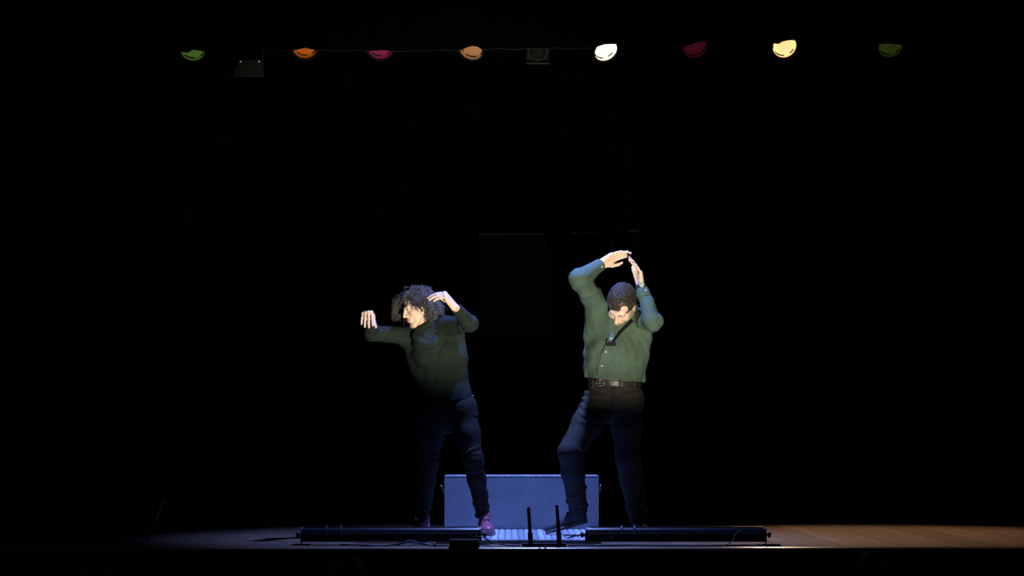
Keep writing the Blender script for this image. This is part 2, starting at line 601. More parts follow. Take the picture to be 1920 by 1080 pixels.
def par_can(px, py, tilt, yaw, lens_col, strength, label, lit=False):
    x = (px - 960) / SB
    z = CAM_H + (HOR - py) / SB
    c = np.array([x, Y_BAR, z])                    # centre of the front rim
    a = np.array([math.sin(yaw) * math.cos(tilt), -math.cos(yaw) * math.cos(tilt), -math.sin(tilt)])
    root = empty('par_can', (x, Y_BAR, z))
    tag(root, label, 'stage lamp', 'lamps on the lighting bar')
    R = 0.089
    MB().lathe([(R + 0.004, 0.0), (R + 0.004, -0.16), (R * 0.92, -0.20), (R * 0.66, -0.25), (R * 0.62, -0.30), (0, -0.30)], c, a, 32).build('can', M['matteblack'], root, smooth=True)
    MB().lathe([(R, 0.0), (R, -0.05), (R * 0.97, -0.052)], c, a, 32).build('inner_barrel', lens_mat('barrel_glow_' + str(px), lens_col, strength * (0.55 if not lit else 0.8), tuple(0.5 * v for v in lens_col)), root, smooth=True)
    MB().lathe([(R + 0.004, -0.002), (R + 0.014, 0.0), (R + 0.014, 0.006), (R - 0.001, 0.006), (R - 0.001, -0.002)], c, a, 32).build('gel_frame', M['matteblack'], root)
    lens = MB().lathe([(0.0, -0.018), (R * 0.35, -0.020), (R * 0.65, -0.026), (R * 0.9, -0.036), (R * 0.985, -0.045)], c, a, 32).build('lens', lens_mat('lens_' + str(px), lens_col, strength, tuple(0.6 * v for v in lens_col)), root, smooth=True)
    # dark arcs in front of the lens, standing for the gap around the gel
    u = norm(np.cross(a, [0, 0, 1])); w = np.cross(u, a)
    for a0, a1 in ((-2.75, -2.25), (-1.72, -0.75), (-0.35, 0.05)):
        pts = [c - a * 0.032 + (u * math.cos(t) + w * math.sin(t)) * R * 0.93 for t in np.linspace(a0, a1, 12)]
        MB().tube(pts, 0.0042, 6).build('gel_gap_arc', M['matteblack'], lens, smooth=True)
    # yoke and clamp
    top = np.array([x, Y_BAR + 0.12, 3.92])
    mid = c - a * 0.12
    for sg in (-1, 1):
        p = mid + u * sg * (R + 0.008)
        MB().tube([p, p + np.array([0, 0, 0.10]) + u * sg * 0.004, top - np.array([0, 0, 0.10]) + u * sg * 0.05, top - np.array([0, 0, 0.07])], 0.007, 6).build('yoke_arm', M['matteblack'], root)
    MB().box(top - np.array([0.025, 0.034, 0.075]), top + np.array([0.025, 0.034, 0.034])).build('hook_clamp', M['matteblack'], root, bevel=0.006)
    return root


par_can(361, 96, 0.80, 0.05, (0.13, 0.25, 0.04), 0.36, 'stage lamp with a bright leaf-green gel, leftmost of the row')
par_can(571, 91, 0.80, 0.0, (0.46, 0.10, 0.008), 0.46, 'stage lamp with a deep orange gel')
par_can(713, 93, 0.85, 0.05, (0.30, 0.025, 0.09), 0.28, 'stage lamp with a magenta gel')
par_can(883, 94, 0.80, -0.35, (0.42, 0.19, 0.075), 0.50, 'stage lamp with a pale amber lens glowing faintly')
par_can(1136, 95, 0.72, 0.42, (1.0, 0.86, 0.68), 1.15, 'brightly lit stage lamp with a warm white tilted lens', True)
par_can(1303, 90, 0.75, 0.15, (0.18, 0.012, 0.035), 0.19, 'stage lamp with a dim crimson gel')
par_can(1471, 87, 0.55, 0.1, (1.0, 0.62, 0.26), 1.25, 'brightly lit stage lamp with an amber lens', True)
par_can(1669, 88, 0.72, -0.05, (0.085, 0.14, 0.015), 0.17, 'stage lamp with a dim olive green gel, rightmost of the row')


def flood(px, py, w, hh, label, lensed):
    x = (px - 960) / SB; z = CAM_H + (HOR - py) / SB
    root = empty('flood_lamp', (x, Y_BAR, z))
    tag(root, label, 'stage lamp')
    wt, wb = w * 0.36, w * 0.5
    y = Y_BAR
    if not lensed:
        v = [(x - wb, y - 0.10, z - hh / 2), (x + wb, y - 0.10, z - hh / 2), (x + wt, y - 0.02, z + hh / 2), (x - wt, y - 0.02, z + hh / 2),
             (x - wt, y + 0.12, z - hh / 2 + 0.03), (x + wt, y + 0.12, z - hh / 2 + 0.03), (x + wt, y + 0.1, z + hh / 2), (x - wt, y + 0.1, z + hh / 2)]
        MB().add(v, [(0, 1, 2, 3), (5, 4, 7, 6), (4, 0, 3, 7), (1, 5, 6, 2), (3, 2, 6, 7), (4, 5, 1, 0)]).build('housing', M['greyhousing'], root, bevel=0.004)
        for sg in (-1, 1):
            MB().lathe([(0.0, 0.006), (0.010, 0.005), (0.012, 0)], (x + sg * wt * 0.8, y - 0.032, z + hh / 2 - 0.012), (0, -1, 0.3), 12).build('screw', M['steel'], root, smooth=True)
    else:
        MB().box((x - wb, y - 0.05, z - hh / 2), (x + wb, y + 0.16, z + hh / 2)).build('housing', M['matteblack'], root, bevel=0.006)
        MB().lathe([(0, 0.028), (w * 0.2, 0.022), (w * 0.36, 0.006), (w * 0.38, 0)], (x, y - 0.05, z + hh * 0.25), (0, -1, -0.25), 28).build('lens', M['matteblack'], root, smooth=True)
        MB().lathe([(w * 0.38, 0.0), (w * 0.42, 0.004), (w * 0.42, 0.012), (w * 0.38, 0.012)], (x, y - 0.05, z + hh * 0.25), (0, -1, -0.25), 28).build('lens_ring', M['greyhousing'], root, smooth=True)
        MB().box((x - wb, y - 0.075, z - hh / 2 - 0.03), (x + wb, y - 0.05, z - hh / 2 - 0.022)).build('barn_door', M['greyhousing'], root)
    top = np.array([x, Y_BAR + 0.12, 3.92])
    for sg in (-1, 1):
        p = np.array([x + sg * (wb if lensed else wt), y + 0.05, z + hh * 0.3])
        MB().tube([p, p + np.array([0.008 * sg, 0, 0.1]), top - np.array([-sg * 0.05, 0, 0.1]), top - np.array([0, 0, 0.07])], 0.006, 6).build('yoke_arm', M['matteblack'], root)
    MB().box(top - np.array([0.025, 0.034, 0.075]), top + np.array([0.025, 0.034, 0.034])).build('hook_clamp', M['matteblack'], root, bevel=0.006)


flood(469, 130, 0.235, 0.135, 'grey tapered flood lamp housing hanging lower between the green and orange lamps', False)
flood(1008, 104, 0.17, 0.09, 'unlit black box lamp with a round lens between the pale amber and white lamps', True)

# ------------------------------------------------------------------ black panel behind, aluminium case, ribbed platform
pl = P(897, 440, 1.75); pr = P(1197, 433, 1.75)
panel = empty('black_panel', ((pl[0] + pr[0]) / 2, 1.75, 0))
tag(panel, 'tall black cloth-covered panel standing behind the metal case', 'panel')
MB().add([(pl[0], 1.735, 0), (pr[0], 1.735, 0), (pr[0], 1.735, pr[2] - 0.004), (pl[0], 1.735, pl[2] - 0.004), (pl[0], 1.78, 0), (pr[0], 1.78, 0), (pr[0], 1.78, pr[2] - 0.004), (pl[0], 1.78, pl[2] - 0.004)],
         [(0, 1, 2, 3), (5, 4, 7, 6), (4, 0, 3, 7), (1, 5, 6, 2), (3, 2, 6, 7), (4, 5, 1, 0)]).build('cloth_face', M['velvet'], panel)
MB().tube([pl + [0, -0.015, 0], (pl * 0.45 + pr * 0.55) + [0, -0.015, -0.008], pr + [0, -0.015, 0]], 0.0022, 6).build('top_edging', M['hem'], panel, smooth=True)
for sg in (-0.4, 0.4):
    c = np.array([(pl[0] + pr[0]) / 2 + sg, 1.78, 0])
    MB().tube([c + [0, 0, 1.2], c + [0, 0.55, 0.02], c + [0, 0.0, 0.02]], 0.015, 6).build('brace', M['blackmetal'], panel)

CX0, CX1, CY0, CY1 = (833 - 960) / 282.0, (1123 - 960) / 282.0, 0.9, 1.32
CZ0, CZ1 = 0.006, 0.382
case = empty('metal_case', ((CX0 + CX1) / 2, (CY0 + CY1) / 2, 0))
tag(case, 'long aluminium tread plate case lit blue behind the two performers', 'case')
MB().box((CX0 + 0.004, CY0 + 0.004, CZ0), (CX1 - 0.004, CY1 - 0.004, CZ1 - 0.012)).build('body', M['alu'], case, bevel=0.003)
lid = MB().box((CX0 + 0.006, CY0 + 0.006, CZ1 - 0.012), (CX1 - 0.002, CY1 - 0.002, CZ1 - 0.002)).build('lid', M['alu'], case, bevel=0.001)
bars = MB()
cell = 0.030
q2 = math.sqrt(0.5)
for iu in range(-60, 60):
    for iv in range(-60, 60):
        cx = CX0 + 0.01 + ((iu + iv) * cell) * q2; cz = CZ0 + ((iv - iu) * cell) * q2
        if not (CX0 - 0.03 < cx < CX1 + 0.03 and CZ0 - 0.03 < cz < CZ1 + 0.03): continue
        dx, dz = (q2, -q2) if (iu + iv) % 2 == 0 else (q2, q2)
        nx_, nz_ = -dz, dx
        for k in range(4):
            o = (k - 1.5) * 0.0068
            L = 0.0145
            mx, mz = cx + nx_ * o, cz + nz_ * o
            if not (CX0 + 0.014 < mx < CX1 - 0.014 and CZ0 + 0.014 < mz < CZ1 - 0.016): continue
            p = [(mx + dx * L, mz + dz * L), (mx + nx_ * 0.0019, mz + nz_ * 0.0019), (mx - dx * L, mz - dz * L), (mx - nx_ * 0.0019, mz - nz_ * 0.0019)]
            vs = [(q[0], CY0 + 0.0042, q[1]) for q in p] + [(mx + dx * L * 0.5, CY0 + 0.0028, mz + dz * L * 0.5), (mx - dx * L * 0.5, CY0 + 0.0028, mz - dz * L * 0.5)]
            bars.add(vs, [(0, 1, 4), (1, 2, 5, 4), (2, 3, 5), (3, 0, 4, 5)])
tb = bars.build('tread_bars', M['alu'], case)
tb['kind'] = 'stuff'
for nm, a, b in (('edge_strip', (CX0, CY0, CZ1 - 0.007), (CX1, CY0 + 0.02, CZ1)), ('edge_strip', (CX0, CY0, CZ0), (CX1, CY0 + 0.014, CZ0 + 0.005)),
                 ('edge_strip', (CX0, CY0, CZ0), (CX0 + 0.005, CY0 + 0.014, CZ1 - 0.007)), ('edge_strip', (CX1 - 0.005, CY0, CZ0), (CX1, CY0 + 0.014, CZ1 - 0.007)),
                 ('edge_strip', (CX0, CY1 - 0.02, CZ1 - 0.012), (CX1, CY1, CZ1)), ('edge_strip', (CX0, CY0 + 0.02, CZ1 - 0.012), (CX0 + 0.012, CY1 - 0.02, CZ1)), ('edge_strip', (CX1 - 0.012, CY0 + 0.02, CZ1 - 0.012), (CX1, CY1 - 0.02, CZ1))):
    MB().box(a, b).build(nm, M['alu_edge'] if a[2] > 0.3 else M['alu'], case, bevel=0.0025)
for i in range(34):
    x = CX0 + 0.02 + (CX1 - CX0 - 0.04) * (i + rnd.uniform(-0.25, 0.25)) / 33
    MB().lathe([(0, 0.0035), (0.003, 0.0028), (0.0045, 0)], (x, CY0 + 0.009, CZ1 - 0.0005), (0, 0, 1), 8).build('rivet', M['alu_edge'], case, smooth=True)
for x, sg in ((CX0, -1), (CX1, 1)):
    zc = 0.30
    MB().box((min(x, x + sg * 0.008), CY0 + 0.05, zc - 0.035), (max(x, x + sg * 0.008), CY0 + 0.11, zc + 0.02)).build('latch_plate', M['steel'], case, bevel=0.002)
    hd = MB().tube([(x + sg * 0.006, CY0 + 0.08, zc - 0.03), (x + sg * 0.016, CY0 + 0.08, zc - 0.012), (x + sg * 0.014, CY0 + 0.08, zc + 0.006), (x + sg * (0.032 if sg < 0 else 0.014), CY0 + 0.08, zc + (0.016 if sg < 0 else 0.02))], 0.0045, 8)
    hd.build('latch_lever', M['steel'], case, smooth=True)
for x in (CX0 + 0.05, CX1 - 0.05):
    for y in (CY0 + 0.05, CY1 - 0.05):
        MB().lathe([(0.016, 0), (0.018, 0.006), (0, 0.0065)], (x, y, 0), (0, 0, 1), 12).build('foot', M['rubber'], case)

PX0, PX1, PY0, PY1, PZ = -0.455, 0.53, -0.72, 0.885, 0.025
plat = empty('ribbed_platform', ((PX0 + PX1) / 2, (PY0 + PY1) / 2, 0))
tag(plat, 'low ribbed aluminium platform on the floor in front of the metal case', 'platform')
MB().box((PX0, PY0 + 0.004, 0.0), (PX1, PY1, PZ - 0.005)).build('base_tray', M['alu'], plat, bevel=0.002)
MB().box((PX0, PY0, 0.0), (PX1, PY0 + 0.004, PZ - 0.0045)).build('front_lip', M['alu'], plat)
NS = 24
SW = (PX1 - PX0) / NS
sm = MB()
sm.add([(-SW / 2 + 0.002, PY0, 0), (SW / 2 - 0.002, PY0, 0), (SW / 2 - 0.002, PY1, 0), (-SW / 2 + 0.002, PY1, 0),
        (-SW / 2 + 0.008, PY0 + 0.002, 0.0055), (SW / 2 - 0.008, PY0 + 0.002, 0.0055), (SW / 2 - 0.008, PY1, 0.0055), (-SW / 2 + 0.008, PY1, 0.0055)],
       [(0, 3, 2, 1), (4, 5, 6, 7), (0, 1, 5, 4), (1, 2, 6, 5), (2, 3, 7, 6), (3, 0, 4, 7)])
sme = sm.mesh('slat'); sme.materials.append(M['slat'])
for i in range(NS):
    o = bpy.data.objects.new('slat', sme); COL.objects.link(o)
    o.parent = plat
    o.matrix_parent_inverse = world_matrix(plat).inverted()
    o.location = (PX0 + SW * (i + 0.5), 0, PZ - 0.0055)
    o.rotation_euler = (0, rnd.uniform(-0.05, 0.05), 0)

# ------------------------------------------------------------------ footlight battens, receiver, boxes, cables at the stage edge
FY = -0.86


def batten(x0, x1, label, mirror):
    root = empty('led_batten', ((x0 + x1) / 2, FY, 0))
    tag(root, label, 'stage light', 'led battens on the stage edge')
    h = 0.104
    y0, y1 = FY - 0.05, FY + 0.055
    prof = [(y0, 0.030), (y0, 0.062), (y0 + 0.012, 0.090), (y0 + 0.032, h), (y1 - 0.012, h), (y1, h - 0.012), (y1, 0.030), (y1 - 0.01, 0.020), (y0 + 0.01, 0.020)]
    prof = prof[::-1]
    MB().extrude_x(prof, x0 + 0.008, x1 - 0.008).build('housing', M['glossblack'], root, bevel=0.002)
    MB().box((x0 + 0.02, y0 - 0.002, 0.064), (x1 - 0.02, y0 + 0.006, 0.070)).build('rear_rib', M['blackmetal'], root, bevel=0.001)
    MB().box((x0 + 0.02, y0 + 0.030, h - 0.001), (x1 - 0.02, y0 + 0.036, h + 0.004)).build('top_rail', M['glossblack'], root, bevel=0.001)
    MB().box((x0 + 0.03, y1 - 0.002, 0.04), (x1 - 0.03, y1 + 0.003, h - 0.02)).build('lens_window', M['display'], root)
    nl = 12
    for i in range(nl):
        x = x0 + 0.07 + (x1 - x0 - 0.14) * i / (nl - 1)
        MB().lathe([(0.026, 0), (0.024, 0.006), (0.0, 0.010)], (x, y1 + 0.003, 0.066), (0, 1, 0), 14).build('led_lens', M['display'], root, smooth=True)
    for x, sg in ((x0, -1), (x1, 1)):
        MB().extrude_x([(y + (0.004 if y > FY else -0.004), z + (0.003 if z > 0.05 else -0.003)) for y, z in prof], min(x, x - sg * 0.009), max(x, x - sg * 0.009)).build('end_cap', M['blackmetal'], root, bevel=0.002)
        kn = MB().lathe([(0.006, 0), (0.006, 0.012), (0.015, 0.012), (0.017, 0.016), (0.017, 0.026), (0.012, 0.030), (0, 0.030)], (x, FY, 0.060), (sg, 0, 0), 14)
        kn.build('tilt_knob', M['rubber'], root, smooth=True)
        br = MB()
        br.box((min(x, x + sg * 0.004), FY - 0.014, 0.004), (max(x, x + sg * 0.004), FY + 0.014, 0.075))
        br.build('bracket', M['blackmetal'], root)
        MB().box((min(x - sg * 0.05, x + sg * 0.05), FY - 0.05, 0.0), (max(x - sg * 0.05, x + sg * 0.05), FY + 0.05, 0.005)).build('foot_plate', M['blackmetal'], root, bevel=0.001)
    xa = x1 - 0.19 if not mirror else x0 + 0.07
    pn = MB().box((xa, y0 - 0.003, 0.034), (xa + 0.095, y0 + 0.001, 0.061)).build('control_panel', M['panelgrey'], root)
    MB().box((xa + 0.02, y0 - 0.0045, 0.045), (xa + 0.06, y0 - 0.003, 0.056)).build('display_window', M['display'], pn)
    for k in range(3):
        MB().lathe([(0.003, 0), (0.003, 0.003), (0, 0.0035)], (xa + 0.068 + 0.009 * k, y0 - 0.003, 0.050), (0, -1, 0), 8).build('push_button', M['steel'], pn)
    for k in range(2):
        xs = (x1 - 0.065 + 0.036 * k) if not mirror else (x0 + 0.025 + 0.40 * k)
        so = MB().lathe([(0.013, 0), (0.013, 0.005), (0.009, 0.005), (0.009, -0.004), (0, -0.004)], (xs, y0, 0.047), (0, -1, 0), 14)
        so.build('cable_socket', M['blackmetal'], root, smooth=True)
    for k in range(2):
        xs = (x0 + 0.15 + 0.085 * k) if not mirror else (x0 + 0.21 + 0.075 * k)
        st = [(xs, y0 - 0.004, 0.022), (xs, y0 - 0.006, 0.064), (xs, y0 + 0.010, 0.094), (xs, y0 + 0.03, h + 0.005), (xs, y1 - 0.01, h + 0.005)]
        MB().tube(st, 0.007, 6).build('cable_tie', M['rubber'], root)
    return root


SF = FPX / (CAM_D + FY)
batten((565 - 960) / SF, (902 - 960) / SF, 'black led batten lying on the stage edge to the left of the metal case', False)
batten((1098 - 960) / SF, (1436 - 960) / SF, 'black led batten lying on the stage edge to the right of the metal case', True)

# power supply block under the right end of the left batten
yb = STAGE_F + 0.055
sb = FPX / (CAM_D + yb)
bx0, bx1 = (843 - 960) / sb, (899 - 960) / sb
pb = empty('power_box', ((bx0 + bx1) / 2, yb, 0))
tag(pb, 'small black power box on the stage edge before the left batten', 'power box')
MB().box((bx0, yb - 0.045, 0.001), (bx1, yb + 0.055, 0.040)).build('body', M['blackmetal'], pb, bevel=0.003)
MB().box((bx0 + 0.004, yb - 0.043, 0.040), (bx1 - 0.004, yb + 0.052, 0.043)).build('cover', M['panelgrey'], pb, bevel=0.001)
MB().lathe([(0.008, 0), (0.008, 0.012), (0, 0.012)], (bx1, yb, 0.02), (1, 0, 0), 10).build('plug', M['rubber'], pb)

# wireless receiver with its two rod antennas
ya = STAGE_F + 0.09
sa_ = FPX / (CAM_D + ya)
rx0, rx1 = (978 - 960) / sa_, (1062 - 960) / sa_
rc = empty('antenna_unit', ((rx0 + rx1) / 2, ya, 0))
tag(rc, 'low black receiver with two upright rod antennas on the stage edge', 'antenna')
MB().box((rx0, ya - 0.035, 0.001), (rx1, ya + 0.05, 0.018)).build('receiver_body', M['blackmetal'], rc, bevel=0.002)
for (bx, tx, ty) in ((995, 991, 951), (1049, 1044, 947)):
    b = P(bx, 1024, ya - 0.01); b[2] = 0.018
    t = P(tx, ty, ya - 0.01)
    an = MB().tube([b + (t - b) * q for q in (0.30, 0.33, 0.97, 1.0)], [0.0115, 0.0105, 0.0092, 0.0075], 14).build('antenna', M['matteblack'], rc, smooth=True)
    MB().tube([b, b + (t - b) * 0.06, b + (t - b) * 0.28, b + (t - b) * 0.31], [0.0125, 0.0145, 0.0145, 0.0115], 14).build('sleeve', M['rubber'], an, smooth=True)
    MB().lathe([(0, 0.006), (0.004, 0.005), (0.007, 0)], b + (t - b) * 0.10 + np.array([0.003, -0.0135, 0]), (0, -1, 0), 10).build('hinge_screw', M['steel'], an, smooth=True)


def cable(pts, r, label, m='rubber', n=7):
    w = spline(pts, 7)
    o = MB().tube(w, r, n).build('cable', M[m], smooth=True)
    tag(o, label, 'cable', 'cables along the stage edge')
    return o


def E(px, y, z):
    s = FPX / (CAM_D + y)
    return ((px - 960) / s, y, z)


ye = STAGE_F + 0.05
cable([E(640, -0.92, 0.005), E(668, -0.99, 0.005), E(690, -1.06, 0.005), E(715, -1.03, 0.005), E(735, -1.0, 0.005), E(760, -0.99, 0.005)], 0.0045, 'black cable looping on the stage edge under the left batten')
cable([E(722, -1.085, 0.005), E(740, -1.09, 0.013), E(765, -1.085, 0.022), E(790, -1.09, 0.018), E(815, -1.1, 0.006), E(838, -1.09, 0.005)], 0.004, 'tangled black cable beside the small power box')
cable([E(745, -1.10, 0.006), E(757, -1.11, 0.028), E(770, -1.10, 0.036), E(788, -1.10, 0.024), E(806, -1.11, 0.028), E(818, -1.1, 0.006)], 0.0035, 'thin cable arching over the tangle by the power box', 'panelgrey')
cable([E(880, -0.915, 0.047), E(890, -0.96, 0.052), E(905, -0.99, 0.05), E(925, -1.0, 0.022), E(950, -1.03, 0.006), E(974, -1.055, 0.006)], 0.0042, 'black cable running from the left batten to the antenna receiver')
cable([E(1066, -1.04, 0.005), E(1090, -1.02, 0.006), E(1130, -1.05, 0.005), E(1190, -1.0, 0.005), E(1260, -1.04, 0.005), E(1330, -1.06, 0.005), E(1390, -1.0, 0.005), E(1432, -1.02, 0.005)], 0.005, 'long black cable lying below the right batten')
cable([E(1360, -1.04, 0.005), E(1374, -0.975, 0.03), E(1379, -0.935, 0.066), E(1386, -0.926, 0.080), E(1392, -0.925, 0.082)], 0.003, 'thin pale lead rising onto the back of the right batten', 'panelgrey')
cable([E(1008, STAGE_F + 0.02, 0.004), E(1012, STAGE_F - 0.008, 0.0), E(1013, STAGE_F - 0.012, -0.03), E(1011, STAGE_F - 0.01, -0.06)], 0.0025, 'short pale wire end hanging over the stage front', 'hem')
cable([E(1020, STAGE_F + 0.02, 0.004), E(1023, STAGE_F - 0.008, 0.0), E(1024, STAGE_F - 0.01, -0.06), E(1028, STAGE_F - 0.01, -0.1), E(1026, STAGE_F - 0.01, -0.19)], 0.0025, 'long wire hanging down the stage front below the antennas', 'panelgrey')
cable([E(1064, -0.74, 0.035), E(1075, -0.76, 0.045), E(1093, FY, 0.060)], 0.004, 'short lead plugged into the left end of the right batten', 'panelgrey')
cb = MB().box(E(1436, -1.0, 0.0), E(1462, -0.95, 0.012)).build('cable_connector', M['rubber'], bevel=0.002)
tag(cb, 'black cable connector lying at the right end of the right batten', 'connector')

# pale streak laid flat on the boards and the thin leaning rod at the left
t0 = P(372, 1005, 0.40); t1 = P(470, 1005, 0.40)
tp = MB().box((t0[0], 0.38, 0.0005), (t1[0], 0.40, 0.0015)).build('floor_streak', M['streak'])
tag(tp, 'thin pale streak on the dark boards at the left', 'streak')
st = empty('thin_rod_stand', P(279, 1012, 0.0) * np.array([1, 1, 0]))
tag(st, 'thin leaning rod on a small foot at the dark left of the stage', 'stand')
b0 = P(279, 1009, 0.0); b0[2] = 0.012
MB().tube([b0, P(308, 936, 0.0)], 0.003, 6).build('rod', M['steel'], st, smooth=True)
MB().lathe([(0.035, 0.0), (0.035, 0.006), (0.012, 0.012), (0, 0.014)], (b0[0], 0, 0), (0, 0, 1), 16).build('foot', M['blackmetal'], st, smooth=True)


# ------------------------------------------------------------------ figures: shared anatomy
def frame(F, U):
    f = norm(F)
    u = np.array(U, float); u = norm(u - f * u.dot(f))
    l = np.cross(u, f)
    return np.stack([l, f, u], 1)      # columns: head's left, forward, up


def head(Fd, C, R, s, female=False):
    L = lambda x, y, z: C + R @ (np.array([x, y, z]) * s)
    k = 0.018 * s
    Fd.ell(L(0, -0.018, 0.036), [0.074 * s, 0.094 * s, 0.084 * s], R, k)
    Fd.ell(L(0, 0.024, -0.020), [0.061 * s, 0.064 * s, 0.082 * s], R, k)
    for sg in (-1, 1):
        Fd.seg(L(sg * 0.058, -0.006, -0.040), L(sg * 0.020, 0.062, -0.096), 0.017 * s, 0.016 * s, k)
        Fd.ell(L(sg * 0.040, 0.056, -0.018), [0.024 * s, 0.024 * s, 0.022 * s], R, k)
    Fd.seg(L(-0.010, 0.070, -0.099), L(0.010, 0.070, -0.099), 0.018 * s, 0.018 * s, 0.02 * s)
    Fd.seg(L(-0.034, 0.072, 0.028), L(0.034, 0.072, 0.028), 0.0135 * s, 0.0135 * s, 0.016 * s)
    for sg in (-1, 1):
        Fd.ell(L(sg * 0.031, 0.094, 0.008), [0.017 * s, 0.015 * s, 0.013 * s], R, 0.012 * s, True)
        Fd.ell(L(sg * 0.031, 0.070, 0.010), [0.0165 * s, 0.0145 * s, 0.0125 * s], R, 0.003 * s)
    Fd.seg(L(0, 0.086, 0.020), L(0, 0.108, -0.020), 0.0075 * s, 0.0105 * s, 0.012 * s)
    Fd.ell(L(0, 0.106, -0.024), [0.011 * s, 0.012 * s, 0.010 * s], R, 0.006 * s)
    for sg in (-1, 1):
        Fd.ell(L(sg * 0.0125, 0.094, -0.027), [0.008 * s, 0.010 * s, 0.008 * s], R, 0.006 * s)
        Fd.ell(L(sg * 0.0065, 0.099, -0.035), [0.0035 * s, 0.005 * s, 0.003 * s], R, 0.003 * s, True)
    # mouth
    Fd.ell(L(0, 0.078, -0.056), [0.030 * s, 0.018 * s, 0.022 * s], R, 0.014 * s)
    for sg in (-1, 1):
        Fd.seg(L(0, 0.0955, -0.0505), L(sg * 0.021, 0.085, -0.0555), 0.0040 * s, 0.0018 * s, 0.005 * s)
        Fd.seg(L(0, 0.0945, -0.0625), L(sg * 0.019, 0.085, -0.0580), 0.0048 * s, 0.0020 * s, 0.005 * s)
        Fd.seg(L(0, 0.1005, -0.0563), L(sg * 0.024, 0.0885, -0.0568), 0.0016 * s, 0.0012 * s, 0.003 * s, sub=True)
    # ears
    for sg in (-1, 1):
        a = L(sg * 0.076, -0.012, 0.0)
        Fd.ell(a, [0.009 * s, 0.018 * s, 0.031 * s], R, 0.006 * s)
        Fd.ell(L(sg * 0.084, -0.009, 0.002), [0.006 * s, 0.010 * s, 0.020 * s], R, 0.005 * s, True)
        Fd.ell(L(sg * 0.077, -0.006, -0.028), [0.006 * s, 0.008 * s, 0.009 * s], R, 0.006 * s)


def head_tint(V, C, R, s, skin, lip, cheek=(1.0, 1.0, 1.0), stub=None):
    q = (V - C) @ R / s
    c = np.tile(np.array(skin), (len(V), 1))
    lipw = np.clip(1.2 - np.sqrt((q[:, 0] / 0.021) ** 2 + ((q[:, 2] + 0.0565) / 0.0095) ** 2 + ((q[:, 1] - 0.092) / 0.018) ** 2), 0, 0.2) / 0.2
    c = c * (1 - lipw[:, None]) + np.array(lip) * lipw[:, None]
    ck = np.clip(1 - np.sqrt(((np.abs(q[:, 0]) - 0.042) / 0.03) ** 2 + ((q[:, 1] - 0.06) / 0.05) ** 2 + ((q[:, 2] + 0.02) / 0.03) ** 2), 0, 1)[:, None] * 0.6
    c = c * (1 - ck) + np.array(cheek) * c * ck
    if stub is not None:
        w = np.clip((-0.030 - q[:, 2]) / 0.015, 0, 1) * np.clip((q[:, 2] + 0.16) / 0.02, 0, 1) * (np.abs(q[:, 0]) < 0.09) * (q[:, 1] > -0.01)
        c = c * (1 - 0.5 * w[:, None]) + np.array(stub) * 0.5 * w[:, None]
    return c


def eye_parts(parent, C, R, s, look, open_):
    L = lambda x, y, z: C + R @ (np.array([x, y, z]) * s)
    for sg in (-1, 1):
        c = L(sg * 0.031, 0.0735, 0.0075)
        me = MB().lathe([(0.0001, 0.0122 * s), (0.004 * s, 0.0115 * s), (0.008 * s, 0.0092 * s), (0.0108 * s, 0.0055 * s), (0.0120 * s, 0)], c, R @ norm([sg * 0.1 + look[0], 1, look[1]]), 16)
        e = me.build('eye', M['eye'], parent, smooth=True)
        MB().lathe([(0.0001, 0.0130 * s), (0.003 * s, 0.0126 * s), (0.0056 * s, 0.0112 * s)], c, R @ norm([sg * 0.1 + look[0], 1, look[1]]), 14).build('iris', M['iris'], e, smooth=True)
        pts = [L(sg * (0.013 + 0.034 * t), 0.0905 - 0.013 * t * t - 0.002 * t, 0.029 + 0.008 * math.sin(2.2 * t + 0.2)) for t in np.linspace(0, 1, 9)]
        MB().tube(pts, [0.001 * s, 0.002 * s, 0.0024 * s, 0.0024 * s, 0.0023 * s, 0.002 * s, 0.0018 * s, 0.0014 * s, 0.0006 * s], 7).build('eyebrow', M['brow'], parent, smooth=True)


